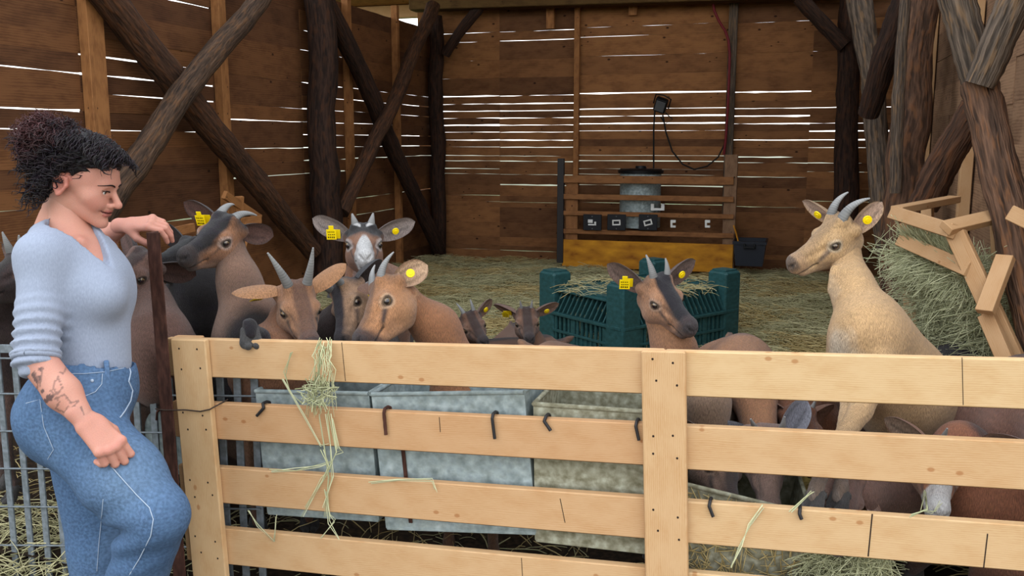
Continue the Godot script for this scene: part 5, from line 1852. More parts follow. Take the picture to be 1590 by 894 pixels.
	# half hidden behind the woman's back
	goat({"label": "dark goat half hidden behind the woman's back at the hurdle", "size": 1.02, "poll": [33, 392, 3.25], "nose": [-48, 440], "near": true,
		"trunk": [[-10, 520, 3.4], [130, 540, 3.6]], "floor": 0.25, "cell": 0.02,
		"base": rgb255(66, 50, 46), "dark": black, "pale": rgb255(130, 100, 88), "belly": 0.7, "horns": [[-1.0, 0.09, V.call(0.1, 1, 0.0), V.call(-0.1, 1, 0.1)], [1.0, 0.08, V.call(0.1, 1, 0.1), V.call(-0.1, 1, 0.2)]],
		"ears": [[-1.0, V.call(-0.06, 0.02, -0.11), V.call(0.8, 0.0, 0), 0], [1.0, V.call(0.0, 0.0, 0.12), V.call(0.6, 0.0, 0.8), 1]], "ear_out": dk})
	# two young goats at the crate
	var kid := {"size": 0.92, "near": true, "floor": 0.25, "cell": 0.016, "base": rgb255(132, 96, 76), "dark": rgb255(56, 44, 42), "pale": rgb255(188, 156, 134), "face": 0.85, "poll_": 1.0, "eyes": 0.9, "muz": 0.8, "muzzle": rgb255(72, 58, 56), "ring": 0.6, "back": 1.0}
	var k1 := kid.duplicate()
	k1.merge({"label": "young goat with backswept horns, head tilted, left of the green crate", "poll": [728, 486, 4.55], "nose": [753, 526], "up": V.call(-0.3, 1, 0.5), "roll": -10.0, "at": [775, 4.75], "head": 150, "lying": true,
		"horns": [[-1.0, 0.09, V.call(-0.8, 1, 0.25), V.call(-1, 0.6, 0.45), 0.012], [1.0, 0.085, V.call(-0.6, 1, 0.05), V.call(-1, 0.6, 0.05), 0.012]],
		"ears": [[-1.0, V.call(-0.04, -0.01, -0.11), V.call(0.7, -0.1, -0.2), 1], [1.0, V.call(-0.03, 0.05, 0.10), V.call(0.9, -0.2, 0), 2]], "ear_in": rgb255(170, 134, 112)})
	goat(k1)
	var k2 := kid.duplicate()
	k2.merge({"label": "young goat with dark face against the crate, facing the camera", "poll": [817, 479, 4.55], "nose": [823, 522], "up": V.call(0, 1, 0.4), "at": [815, 4.95], "head": 80, "lying": true,
		"horns": [[-1.0, 0.065, V.call(-0.2, 1, 0.1), V.call(-0.2, 1, 0.2), 0.010], [1.0, 0.065, V.call(-0.2, 1, 0.1), V.call(-0.2, 1, 0.1), 0.010]],
		"ears": [[-1.0, V.call(-0.03, 0.04, -0.12), V.call(0.7, -0.5, 0), 1], [1.0, V.call(-0.03, 0.03, 0.13), V.call(0.9, -0.2, 0), 2]], "ear_in": rgb255(176, 142, 122)})
	goat(k2)
	# the heads and backs in the gaps on the right
	goat({"label": "grey brown goat with a black dorsal line, head down right of the middle upright", "size": 0.98, "poll": [1130, 690, 2.72], "nose": [1152, 790], "near": true, "up": V.call(0.5, 0.3, 1),
		"trunk": [[1062, 640, 2.95], [1000, 650, 3.35]], "floor": 0.25, "bend": V.call(0.05, 0.09, 0), "cell": 0.014,
		"base": rgb255(126, 100, 86), "bbase": rgb255(150, 122, 100), "dark": rgb255(38, 34, 36), "pale": rgb255(166, 140, 122), "back": 1.0, "face": 0.8, "blaze_": 0, "ears": [[-1.0, V.call(-0.03, 0.0, -0.12), V.call(0.9, 0, 0), 0], [1.0, V.call(-0.05, -0.03, 0.10), V.call(0.9, 0, 0), 0]]})
	goat({"label": "grey faced goat with two grey horns and pale ears feeding in the low trough", "size": 1.05, "poll": [1196, 668, 2.66], "nose": [1203, 800], "near": true, "up": V.call(0.0, 0.4, 1),
		"trunk": [[1150, 612, 3.08], [1135, 590, 3.6]], "floor": 0.25, "bend": V.call(0.0, 0.06, 0), "cell": 0.014,
		"base": rgb255(150, 122, 108), "bbase": rgb255(158, 112, 80), "dark": rgb255(92, 74, 70), "pale": rgb255(186, 164, 150), "face": 0.15, "back": 1.0, "poll_": 0.3, "muz": 0.2,
		"horns": [[-1.0, 0.075, V.call(-0.3, 0.9, 0.75), V.call(-0.6, 0.9, 0.6), 0.013], [1.0, 0.07, V.call(-0.6, 0.9, 0.05), V.call(-0.7, 0.9, 0.0), 0.013]],
		"ears": [[-1.0, V.call(0.02, 0.0, -0.13), V.call(0.1, 1, 0), 0], [1.0, V.call(-0.10, 0.03, 0.06), V.call(0.2, 0.9, 0.3), 0]], "ear_out": rgb255(170, 170, 178), "ear_in": rgb255(150, 150, 160)})
	goat({"label": "small horned red brown goat between the grey faced goat and the tan forelegs", "size": 0.9, "poll": [1246, 632, 2.80], "nose": [1284, 712], "near": true, "up": V.call(0.3, 0.6, 1),
		"trunk": [[1242, 650, 3.05], [1290, 645, 3.6]], "floor": 0.25, "cell": 0.018,
		"base": red, "dark": rgb255(80, 56, 50), "pale": rgb255(172, 128, 108), "face": 0.5, "horns": [[-1.0, 0.05, V.call(-0.3, 1, 0.1), V.call(-0.4, 1, 0.1), 0.010], [1.0, 0.05, V.call(-0.3, 1, 0.1), V.call(-0.4, 1, 0.1), 0.010]],
		"ears": [[-1.0, V.call(-0.05, -0.02, -0.11), V.call(0.9, 0, 0), 0], [1.0, V.call(-0.05, 0.0, 0.11), V.call(0.9, 0, 0), 0]]})
	goat({"label": "brown goat under the tan one, one ear drooping over the third rail", "size": 1.0, "poll": [1322, 730, 2.52], "nose": [1318, 852], "near": true, "up": V.call(0.2, 0.3, 1),
		"trunk": [[1378, 785, 2.80], [1405, 765, 3.3]], "floor": 0.25, "cell": 0.018,
		"base": rgb255(140, 108, 96), "dark": rgb255(66, 52, 50), "pale": rgb255(176, 146, 132), "face": 0.4,
		"ears": [[-1.0, V.call(-0.03, -0.03, -0.12), V.call(0.9, 0, 0), 0], [1.0, V.call(0.095, -0.01, 0.10), V.call(-0.2, 0.9, 0.2), 0]], "ear_out": rgb255(150, 110, 90)})
	goat({"label": "brown goat with a white muzzle and two short horns between the right hand rails", "size": 0.95, "poll": [1474, 688, 2.50], "nose": [1466, 792], "near": true, "up": V.call(0.0, 0.8, 1),
		"trunk": [[1530, 778, 2.60], [1640, 785, 2.52]], "floor": 0.25, "bend": V.call(-0.02, 0.06, 0), "cell": 0.014,
		"base": rgb255(156, 104, 72), "bbase": rgb255(160, 104, 76), "dark": rgb255(66, 48, 44), "pale": rgb255(206, 180, 160), "face": 0.3, "muz": 1.0, "muzzle": rgb255(206, 204, 204), "nosec": rgb255(150, 144, 146), "blaze": 0.9, "back": 0.9,
		"horns": [[-1.0, 0.065, V.call(-0.2, 1, 0.1), V.call(-0.3, 1, 0.1), 0.012], [1.0, 0.06, V.call(-0.2, 1, 0.15), V.call(-0.3, 1, 0.2), 0.012]],
		"ears": [[-1.0, V.call(-0.03, 0.0, -0.12), V.call(0.9, 0, 0), 0], [1.0, V.call(-0.03, -0.02, 0.12), V.call(0.9, 0, 0), 0]]})
	goat({"label": "large brown goat behind the top gap at the picture's right edge", "size": 1.1, "poll": [1655, 690, 2.35], "nose": [1690, 790], "near": true,
		"trunk": [[1590, 660, 2.75], [1470, 650, 3.05]], "floor": 0.25, "cell": 0.018,
		"base": rgb255(140, 102, 86), "dark": rgb255(44, 36, 36), "pale": rgb255(176, 146, 130), "back": 0.9, "belly": 0.3,
		"ears": [[-1.0, V.call(-0.03, 0.0, -0.12), V.call(0.9, 0, 0), 0], [1.0, V.call(-0.03, -0.02, 0.12), V.call(0.9, 0, 0), 0]]})
	goat({"label": "black backed goat just behind the tan goat, under the hay rack", "size": 0.95, "poll": [1540, 640, 3.3], "nose": [1590, 720], "near": true,
		"trunk": [[1490, 605, 3.3], [1400, 610, 3.6]], "floor": 0.25, "cell": 0.02,
		"base": rgb255(48, 42, 44), "dark": rgb255(30, 28, 30), "pale": rgb255(90, 72, 66),
		"ears": [[-1.0, V.call(-0.03, 0.0, -0.12), V.call(0.9, 0, 0), 0], [1.0, V.call(-0.03, -0.02, 0.12), V.call(0.9, 0, 0), 0]]})

# ---------- the woman ----------
# a hand in its own axes: x to the fingertips, y the back of the hand, thumb at +z * sg
func make_hand(sg: float, curl: Array, thumb: Array, spread := 1.0) -> M:
	var s := Sdf.new(Vector3(-0.10, -0.085, -0.075), Vector3(0.185, 0.045, 0.075), 0.003)
	var v := func(x: float, y: float, z: float) -> Vector3: return Vector3(x, y, z * sg)
	s.cap(v.call(-0.035, 0, 0), v.call(0.0, 0.0, 0), 0.0275, 0.0245, 0.01, Vector3(1, 0.90, 1.0))
	s.cap(v.call(0.0, 0, 0.004), v.call(0.03, 0, 0.012), 0.022, 0.021, 0.012, Vector3(1, 0.75, 1))
	var zs := [0.029, 0.0095, -0.0095, -0.027]
	var ln := [[0.043, 0.026, 0.020], [0.047, 0.030, 0.021], [0.043, 0.028, 0.021], [0.034, 0.021, 0.018]]
	var kx := [0.088, 0.092, 0.088, 0.079]
	for i in 4:
		var k: Vector3 = v.call(kx[i], 0.002, zs[i])
		s.cap(v.call(0.01, 0.0, zs[i] * 0.55), k, 0.0165, 0.0118, 0.011, Vector3(1, 0.9, 1))
		s.ball(k + Vector3(0, 0.002, 0), 0.0118, 0.006)
		var a := 0.0
		var p := k
		for j in 3:
			a += curl[i][j]
			var fan: float = (zs[i] * 1.6) * spread
			var d: Vector3 = v.call(cos(a), -sin(a), fan).normalized()
			var q: Vector3 = p + d * float(ln[i][j])
			s.cap(p, q, 0.0102 - 0.0009 * j, 0.0094 - 0.0009 * j, 0.003)
			p = q
	var t0: Vector3 = v.call(0.018, -0.006, 0.022)
	var t1: Vector3 = t0 + Vector3(thumb[0].x, thumb[0].y, thumb[0].z * sg).normalized() * 0.042
	var t2: Vector3 = t1 + Vector3(thumb[1].x, thumb[1].y, thumb[1].z * sg).normalized() * 0.032
	var t3: Vector3 = t2 + Vector3(thumb[2].x, thumb[2].y, thumb[2].z * sg).normalized() * 0.024
	s.cap(t0, t1, 0.0175, 0.0125, 0.010)
	s.cap(t1, t2, 0.0118, 0.0105, 0.004)
	s.cap(t2, t3, 0.0108, 0.0088, 0.003)
	return s.mesh()

func skin_tone(m: M, sd: float, red := 0.0) -> void:
	var a := rgb255(214, 158, 136)
	var b := rgb255(196, 128, 112)
	for i in m.v.size():
		var w := nz.get_noise_3dv(m.v[i] * 260.0 + Vector3(sd, 0, 0)) * 0.5 + 0.4
		m.c[i] = a.lerp(b, clampf(w * 0.6 + red, 0, 1))

func build_woman() -> void:
	var skin_tex := tex_from(128, 128, func(x: int, y: int) -> Color:
		var g := 0.95 + 0.10 * nz.get_noise_2d(x * 18.0, y * 18.0)
		return Color(g, g, g))
	MT.skin = tri_mat(Color(0.95, 0.94, 0.94), 0.55, skin_tex, Vector3(9, 9, 9), true)
	MT.skin.subsurf_scatter_enabled = true
	MT.skin.subsurf_scatter_strength = 0.12
	var knit := tex_from(128, 128, func(x: int, y: int) -> Color:
		var g := 0.92 + 0.03 * sin(x * TAU / 4.0) + 0.08 * nz.get_noise_2d(x * 9.0, y * 3.0)
		return Color(g, g, g))
	MT.knit = tri_mat(Color(0.59, 0.62, 0.685), 0.9, knit, Vector3(10, 10, 10), true, knit, 0.05)
	MT.knit.rim_enabled = true
	MT.knit.rim = 0.3
	var denim := tex_from(256, 256, func(x: int, y: int) -> Color:
		var g := 0.84 + 0.08 * sin((x + y) * TAU / 4.0) + 0.22 * nz.get_noise_2d(x * 3.0, y * 3.0) + 0.12 * nz.get_noise_2d(x * 22.0, y * 22.0)
		return Color(g * 0.97, g, g * 1.0))
	MT.denim = tri_mat(Color(0.92, 0.92, 0.92), 0.85, denim, Vector3(6, 6, 6), true, denim, 0.06)
	MT.thread = mat(Color(0.62, 0.67, 0.73), 0.9)
	MT.hair = mat(Color(1, 1, 1), 0.5)
	MT.hair.vertex_color_use_as_albedo = true
	MT.nail = mat(Color(0.86, 0.66, 0.62), 0.35)
	MT.eyeball = mat(Color(1, 1, 1), 0.1)
	MT.eyeball.vertex_color_use_as_albedo = true
	MT.boot = tri_mat(Color(0.16, 0.13, 0.11), 0.7, skin_tex, Vector3(6, 6, 6))
	var S := func(x: float, y: float, d: float) -> Vector3: return spot(x, y, d)
	var base := spot(150, 1080, 2.65)
	base.y = 0.02
	var w := thing("person", "smiling woman with dark curly updo, grey blue sweater and jeans, hand on rusty post", "person", base)
	var cam := Vector3(0, CAM_H, 0)

	# head
	var hs := 0.99
	var yaw := deg_to_rad(1.0)
	var pit := deg_to_rad(-17.0)
	var hb := Basis(Vector3.UP, -yaw) * Basis(Vector3.BACK, pit)
	var hx := Transform3D(hb.scaled_local(Vector3(hs, hs * 0.90, hs)), spot(124, 287, 2.56))
	var v := func(x: float, y: float, z := 0.0) -> Vector3: return Vector3(x, y, z)
	var s := Sdf.new(Vector3(-0.14, -0.17, -0.1), Vector3(0.14, 0.16, 0.1), 0.0034)
	s.ball(v.call(-0.018, 0.052), 0.086, 0.02, Vector3(1.10, 1.0, 0.86))
	s.ball(v.call(0.040, 0.055), 0.058, 0.03, Vector3(0.92, 1, 1.02))
	s.cap(v.call(0.030, 0.02), v.call(0.045, -0.050), 0.062, 0.046, 0.03, Vector3(1, 1, 0.98))
	s.cap(v.call(0.008, -0.052), v.call(0.068, -0.088), 0.038, 0.023, 0.022, Vector3(1, 1, 1.15))
	s.ball(v.call(0.084, -0.097), 0.0165, 0.015)
	s.cap(v.call(0.079, 0.026, -0.032), v.call(0.079, 0.026, 0.032), 0.0155, 0.0155, 0.02)
	s.cap(v.call(0.091, 0.014), v.call(0.116, -0.023), 0.0085, 0.0102, 0.010)
	s.ball(v.call(0.118, -0.028), 0.0108, 0.006)
	s.cap(v.call(0.080, -0.050), v.call(0.090, -0.048), 0.022, 0.015, 0.02)
	for z in [-1.0, 1.0]:
		s.ball(v.call(0.058, -0.016, 0.040 * z), 0.027, 0.025)
		s.ball(v.call(0.073, -0.034, 0.032 * z), 0.019, 0.018)
		s.ball(v.call(0.103, -0.034, 0.0125 * z), 0.0085, 0.006)
		s.ball(v.call(0.101, 0.007, 0.034 * z), 0.0125, -0.012)
		s.cap(v.call(0.088, 0.0155, 0.022 * z), v.call(0.080, 0.0125, 0.045 * z), 0.0052, 0.0045, 0.005)
		s.cap(v.call(0.088, -0.0015, 0.022 * z), v.call(0.080, -0.000, 0.044 * z), 0.0042, 0.004, 0.005)
		# ear: rim, shell and lobe
		for q in [[-0.002, -0.022, 0.012, 0.006], [0.012, 0.006, 0.008, 0.026], [0.008, 0.026, -0.012, 0.030], [-0.012, 0.030, -0.024, 0.014], [-0.024, 0.014, -0.016, -0.012], [-0.016, -0.012, -0.006, -0.027]]:
			s.cap(v.call(q[0] - 0.012, q[1] - 0.004, 0.076 * z), v.call(q[2] - 0.012, q[3] - 0.004, 0.079 * z), 0.0055, 0.0052, 0.004)
		s.ball(v.call(-0.018, -0.028, 0.0755 * z), 0.0075, 0.005)
		s.cap(v.call(-0.014, 0.012, 0.068 * z), v.call(-0.016, -0.012, 0.068 * z), 0.014, 0.011, 0.006, Vector3(1, 1, 0.7))
		s.ball(v.call(-0.014, -0.004, 0.0795 * z), 0.0055, -0.004)
		s.ball(v.call(0.111, -0.0405, 0.007 * z), 0.0038, -0.002)
	s.cap(v.call(0.0945, -0.0535, -0.013), v.call(0.0945, -0.0535, 0.013), 0.0062, 0.0062, 0.006)
	s.cap(v.call(0.093, -0.0645, -0.011), v.call(0.093, -0.0645, 0.011), 0.0072, 0.0072, 0.006)
	for z in [-1.0, 1.0]:
		s.cap(v.call(0.101, -0.0590, 0.002 * z), v.call(0.090, -0.0575, 0.022 * z), 0.0022, 0.0022, -0.002)
		s.cap(v.call(0.090, -0.0575, 0.022 * z), v.call(0.080, -0.0500, 0.032 * z), 0.0022, 0.0025, -0.003)
	s.cap(v.call(-0.025, -0.045), v.call(-0.048, -0.16), 0.052, 0.048, 0.025, Vector3(1, 1, 0.95))
	var s0 := s
	var face := s.mesh()
	skin_tone(face, 3.0)
	for i in face.v.size():
		var p := face.v[i]
		var az := absf(p.z)
		var c := face.c[i]
		c = c.lerp(rgb255(206, 122, 108), clampf(1.0 - p.distance_to(Vector3(0.07, -0.028, 0.042 * signf(p.z))) / 0.034, 0, 1) * 0.6)
		c = c.lerp(rgb255(210, 120, 104), clampf(1.0 - p.distance_to(Vector3(0.118, -0.028, 0)) / 0.02, 0, 1) * 0.45)
		if p.x > 0.086 and p.y < -0.0475 and p.y > -0.073 and az < 0.021:
			c = c.lerp(rgb255(176, 92, 88), 0.65)
		if absf(p.y + 0.058 - clampf(az - 0.02, 0, 1) * 0.5) < 0.0022 and p.x > 0.08 and az < 0.033:
			c = rgb255(92, 44, 40)
		if p.x > 0.06 and az > 0.02 and az < 0.049 and absf(p.y - 0.0118) < 0.0023:
			c = c.lerp(rgb255(36, 24, 24), 0.8)
		if az > 0.07 and p.x < 0.01:
			c = c.lerp(rgb255(206, 118, 106), 0.5)
		face.c[i] = c
	var body := M.new()
	body.add(face, hx)

	# neck, chest and arms
	var shR: Vector3 = S.call(66, 400, 2.44)
	var elR: Vector3 = S.call(56, 556, 2.37)
	var wrR: Vector3 = S.call(134, 655, 2.33)
	var shL: Vector3 = S.call(146, 398, 2.74)
	var elL: Vector3 = S.call(128, 382, 2.98)
	var wrL: Vector3 = S.call(199, 349, 2.87)
	var neck: Vector3 = S.call(110, 378, 2.57)
	var lo := Vector3(-1.55, 0.55, -3.15)
	var hi := Vector3(-0.95, 1.80, -2.15)
	s = Sdf.new(lo, hi, 0.0085)
	s.cap(hx * Vector3(-0.03, -0.07, 0), neck, 0.050, 0.054, 0.03)
	s.cap(S.call(112, 402, 2.57), S.call(122, 445, 2.57), 0.085, 0.112, 0.05, Vector3(1, 1, 1.15))
	s.cap(S.call(122, 440, 2.57), S.call(140, 540, 2.56), 0.115, 0.09, 0.05)
	for q in [[shR, elR, 0.048, 0.040], [elR, wrR.lerp(elR, 0.45), 0.043, 0.041], [wrR.lerp(elR, 0.45), wrR.lerp(elR, 0.25), 0.041, 0.029], [shL, elL, 0.052, 0.044], [elL, wrL.lerp(elL, 0.5), 0.044, 0.040], [wrL.lerp(elL, 0.5), wrL.lerp(elL, 0.2), 0.039, 0.026]]:
		s.cap(q[0], q[1], q[2], q[3], 0.02)
	for q in [S.call(124, 376, 2.5), S.call(140, 382, 2.62)]:        # collar bones
		s.cap(q, S.call(144, 390, 2.55), 0.016, 0.012, 0.02)
	var torso := s.mesh()
	skin_tone(torso, 9.0)
	# fine line drawings on the near forearm
	var ink: Array = []
	for l in [[[52, 575], [60, 590], [57, 606]], [[66, 570], [62, 600]], [[90, 585], [97, 602], [88, 612], [82, 600], [90, 585]], [[84, 620], [100, 612], [110, 625], [122, 622], [112, 634], [118, 645]], [[78, 605], [92, 624], [86, 634], [100, 640], [106, 630]], [[112, 640], [126, 632], [130, 644]], [[105, 566], [98, 580], [92, 577]]]:
		for i in l.size() - 1:
			var a := Vector2(l[i][0], l[i][1])
			var b := Vector2(l[i + 1][0], l[i + 1][1])
			for k in int(a.distance_to(b) / 1.0) + 1:
				var q := a.lerp(b, k / maxf(1.0, a.distance_to(b)))
				ink.append([q, 1.3, 0.55])
	for q in [[58, 588, 6.0], [53, 582, 4.5], [64, 573, 4.0], [77, 617, 5.5], [71, 622, 4.0], [83, 612, 3.0], [66, 607, 3.0]]:
		ink.append([Vector2(q[0], q[1]), q[2], 0.8])
	body.add(torso)
	# the forearm again, finer, under its drawings
	s = Sdf.new(elR.min(wrR) - Vector3.ONE * 0.06, elR.max(wrR) + Vector3.ONE * 0.06, 0.0040)
	s.cap(elR, wrR.lerp(elR, 0.45), 0.044, 0.0425, 0.02)
	s.cap(wrR.lerp(elR, 0.45), wrR.lerp(elR, 0.08), 0.0425, 0.0275, 0.02)
	var fa := s.mesh()
	skin_tone(fa, 9.0, 0.1)
	for i in fa.v.size():
		var p := fa.v[i] - cam
		var dd := p.dot(fw)
		if fa.n[i].dot(p) > 0.0:
			continue
		var q := Vector2(795.0 + FOC * p.x / dd, 447.0 - FOC * p.dot(upv) / dd)
		for k in ink:
			if q.distance_to(k[0]) < k[1]:
				fa.c[i] = fa.c[i].lerp(rgb255(58, 56, 60), k[2])
				break
	body.add(fa)
	# hands
	var hr := make_hand(-1.0, [[0.55, 1.15, 0.5], [0.65, 1.2, 0.5], [0.7, 1.2, 0.5], [0.75, 1.15, 0.5]], [Vector3(0.75, -0.45, 0.45), Vector3(0.9, -0.5, 0.0), Vector3(0.9, -0.45, -0.2)])
	skin_tone(hr, 9.0, 0.1)
	for i in hr.v.size():
		var kd := clampf(1.0 - absf(hr.v[i].x - 0.092) / 0.03, 0, 1) * clampf(hr.n[i].y, 0, 1)
		hr.c[i] = hr.c[i].lerp(rgb255(206, 126, 112), 0.45 * kd * kd)
	var x1: Vector3 = (S.call(182, 706, 2.33) - wrR).normalized()
	var y1 := (cam - wrR).normalized() + Vector3(0.25, 0.35, 0)
	y1 = (y1 - x1 * y1.dot(x1)).normalized()
	body.add(hr, Transform3D(Basis(x1, y1, x1.cross(y1)).scaled_local(Vector3.ONE * 1.05), wrR))
	var hl := make_hand(1.0, [[0.35, 0.95, 0.35], [0.45, 0.9, 0.4], [0.5, 0.9, 0.4], [0.55, 0.9, 0.4]], [Vector3(0.75, -0.55, 0.65), Vector3(0.85, -0.5, 0.15), Vector3(0.9, -0.35, -0.1)], 0.6)
	skin_tone(hl, 9.0, 0.15)
	var x2: Vector3 = (S.call(240, 346, 2.85) - wrL).normalized()
	var y2 := Vector3(0.0, 0.85, 0.5)
	y2 = (y2 - x2 * y2.dot(x2)).normalized()
	body.add(hl, Transform3D(Basis(x2, y2, x2.cross(y2)).scaled_local(Vector3.ONE * 0.95), wrL))
	var bd := part(w, "body", body, MT.skin)
	bd.set_meta("label", "fair skin, line tattoos on the near forearm")
	for z in [-1.0, 1.0]:
		var e := M.new()
		var ec := Vector3(0.0785, 0.0075, 0.033 * z)
		e.col = Color(0.75, 0.70, 0.66)
		e.ball(hx * ec, (hx.basis * Basis(Vector3.BACK, PI / 2)).scaled_local(Vector3.ONE * 0.0125), 16)
		var look := Vector3(1, -0.12, 0.08).normalized()
		for i in e.v.size():
			var q := (hx.affine_inverse() * e.v[i] - ec).normalized()
			var a := q.dot(look)
			if a > 0.86:
				e.c[i] = Color(0.05, 0.028, 0.016) if a < 0.97 else Color(0.005, 0.005, 0.005)
		part(w, "eye", e, MT.eyeball)

		var lash := M.new()
		lash.col = rgb255(30, 20, 20)
		for set_ in [[0.0335, 0.012, 0.058, 0.0026, 0.010], [0.0145, 0.019, 0.049, 0.0013, 0.004]]:
			var pa := PackedVector3Array()
			var ra := PackedFloat32Array()
			for k in 13:
				var f := k / 12.0
				var zz: float = lerpf(set_[1], set_[2], f) * z
				var yy: float = set_[0] + set_[4] * (0.55 - (f - 0.45) * (f - 0.45) * 2.6) - 0.0055
				for tt in 60:
					var q := Vector3(0.12 - tt * 0.001, yy, zz)
					if s0.at(q) < 0.0015:
						pa.append(hx * q)
						ra.append(hs * float(set_[3]) * (1.15 - 0.8 * f))
						break
			if pa.size() > 3:
				lash.tube(pa, ra, 6, true, 0.6)
		part(w, "eyebrow", lash, MT.hair)

	# sweater
	s = Sdf.new(Vector3(-1.62, 0.85, -3.1), Vector3(-0.90, 1.50, -2.2), 0.0075)
	s.cap(S.call(108, 405, 2.56), S.call(126, 440, 2.57), 0.112, 0.125, 0.05, Vector3(1, 1, 1.15))
	s.cap(S.call(126, 440, 2.57), S.call(143, 562, 2.57), 0.125, 0.102, 0.05, Vector3(1, 1, 1.08))
	s.ball(S.call(163, 460, 2.49), 0.050, 0.06)
	s.ball(S.call(170, 458, 2.62), 0.050, 0.06)
	s.cap(S.call(90, 372, 2.53), shR, 0.055, 0.068, 0.05)
	s.cap(S.call(120, 372, 2.62), shL, 0.050, 0.064, 0.05)
	s.cap(shR, shR.lerp(elR, 0.55), 0.062, 0.054, 0.03)
	s.cap(shR.lerp(elR, 0.55), elR.lerp(shR, 0.02), 0.055, 0.058, 0.02)
	s.cap(shL, elL, 0.064, 0.056, 0.03)
	s.ball(S.call(62, 362, 2.50), 0.022, 0.02)
	# neckline: a V cut that shows the chest, and the sleeve's open end
	var vtip: Vector3 = s.meet(cam, ray(174, 415), 2.1, 3.0)
	if vtip == Vector3.INF:
		vtip = S.call(174, 415, 2.44)
	s.cap(S.call(113, 352, 2.52), vtip, 0.068, 0.002, -0.004)
	var sw := s.mesh()
	for i in sw.v.size():
		var p := sw.v[i]
		var q := (p - shR).dot((elR - shR).normalized()) / shR.distance_to(elR)
		var dax := (p - shR.lerp(elR, clampf(q, 0, 1))).length()
		var d := 0.0
		if dax < 0.085 and q > 0.3:      # sleeve pushed up in folds
			var amp := clampf((q - 0.3) * 2.4, 0, 1)
			d += 0.0046 * amp * sin(q * 62.0 + 5.0 * nz.get_noise_3dv(p * 60.0)) * clampf(0.7 + 1.6 * nz.get_noise_3dv(p * 75.0 + Vector3(5, 5, 5)), 0.1, 1.4)
		else:
			var e := p.y * 150.0 + p.x * -85.0 + p.z * 40.0
			d += 0.0046 * sin(e + 3.5 * nz.get_noise_3dv(p * 60.0)) * clampf(nz.get_noise_3dv(p * 45.0 + Vector3(4, 4, 4)) * 2.5 + 0.35, 0, 1)
		sw.v[i] = p + sw.n[i] * d
	smooth(sw)
	var jm := part(w, "sweater", sw, MT.knit)
	jm.set_meta("label", "light grey blue V necked sweater with pushed up sleeves")
	var cf := M.new()
	var ring := PackedVector3Array()
	var ax := (elR - shR).normalized()
	var ra := ax.cross(Vector3.RIGHT).normalized()
	var rb := ax.cross(ra)
	for i in 25:
		ring.append(elR + ax * -0.004 + (ra * cos(TAU * i / 24) + rb * sin(TAU * i / 24)) * 0.0535)
	cf.tube(ring, _fill(25, 0.0075), 8, false)
	part(jm, "cuff", cf, MT.knit)

	# jeans
	var hipR: Vector3 = S.call(98, 640, 2.50)
	var kneeR: Vector3 = S.call(243, 800, 2.42)
	var ankR: Vector3 = S.call(176, 1010, 2.62)
	var hipL: Vector3 = S.call(128, 640, 2.68)
	var kneeL: Vector3 = S.call(160, 850, 2.70)
	var ankL: Vector3 = S.call(165, 1060, 2.72)
	s = Sdf.new(Vector3(-1.60, 0.05, -3.0), Vector3(-0.75, 1.0, -2.1), 0.0105)
	s.cap(S.call(143, 562, 2.57), S.call(138, 600, 2.57), 0.104, 0.118, 0.05, Vector3(1, 1, 1.1))
	s.cap(S.call(138, 600, 2.57), S.call(118, 655, 2.57), 0.120, 0.125, 0.05, Vector3(1, 1, 1.12))
	s.ball(S.call(92, 655, 2.53), 0.105, 0.05)
	s.ball(S.call(100, 655, 2.65), 0.105, 0.05)
	s.cap(hipR, kneeR.lerp(hipR, 0.35), 0.115, 0.104, 0.05)
	s.cap(kneeR.lerp(hipR, 0.35), kneeR, 0.104, 0.080, 0.04)
	s.cap(kneeR, ankR, 0.080, 0.082, 0.03)
	s.cap(hipL, kneeL, 0.115, 0.092, 0.04)
	s.cap(kneeL, ankL, 0.092, 0.088, 0.03)
	s.cap(S.call(143, 500, 2.57), S.call(143, 524, 2.57), 0.135, 0.135, -0.004)
	var js := s
	var jn := s.mesh()
	var blue := rgb255(98, 126, 164)
	var pale := rgb255(152, 174, 200)
	var deep := rgb255(64, 86, 124)
	for i in jn.v.size():
		var p := jn.v[i]
		var e := p.y * 55.0 + p.x * 38.0
		var amt := clampf(nz.get_noise_3dv(p * 40.0 + Vector3(8, 1, 2)) * 2.2 + 0.25, 0, 1)
		var kn := exp(-p.distance_squared_to(S.call(205, 820, 2.45)) / 0.008)
		var d := 0.005 * sin(e + 3.0 * nz.get_noise_3dv(p * 50.0)) * amt
		d += 0.014 * kn * sin(p.y * 75.0 - p.x * 30.0 + 2.0 * nz.get_noise_3dv(p * 60.0))
		jn.v[i] = p + jn.n[i] * d
		var w2 := nz.get_noise_3dv(p * 75.0) * 0.7 + nz.get_noise_3dv(p * 240.0) * 0.4
		var c := blue.lerp(pale, clampf(w2 * 0.9 - 0.05, 0, 1) * 0.6).lerp(deep, clampf(-w2 * 0.8, 0, 1) * 0.6)
		# the thighs are rubbed pale
		c = c.lerp(pale, 0.35 * exp(-p.distance_squared_to(S.call(200, 735, 2.36)) / 0.012))
		jn.c[i] = c
	smooth(jn)
	var jp := part(w, "jeans", jn, MT.denim)
	jp.set_meta("label", "faded blue high waisted denim jeans")
	var seam := func(pts: Array, r: float) -> void:
		var path := PackedVector3Array()
		for i in pts.size() - 1:
			for k in 6:
				var q := Vector2(pts[i][0], pts[i][1]).lerp(Vector2(pts[i + 1][0], pts[i + 1][1]), k / 6.0)
				var h: Vector3 = js.meet(cam, ray(q.x, q.y), 2.1, 3.0)
				if h != Vector3.INF:
					path.append(h + (cam - h).normalized() * 0.003)
		if path.size() < 3:
			return
		var m := M.new()
		m.tube(path, _fill(path.size(), r * 0.75), 6)
		part(jp, "stitching", m, MT.thread)
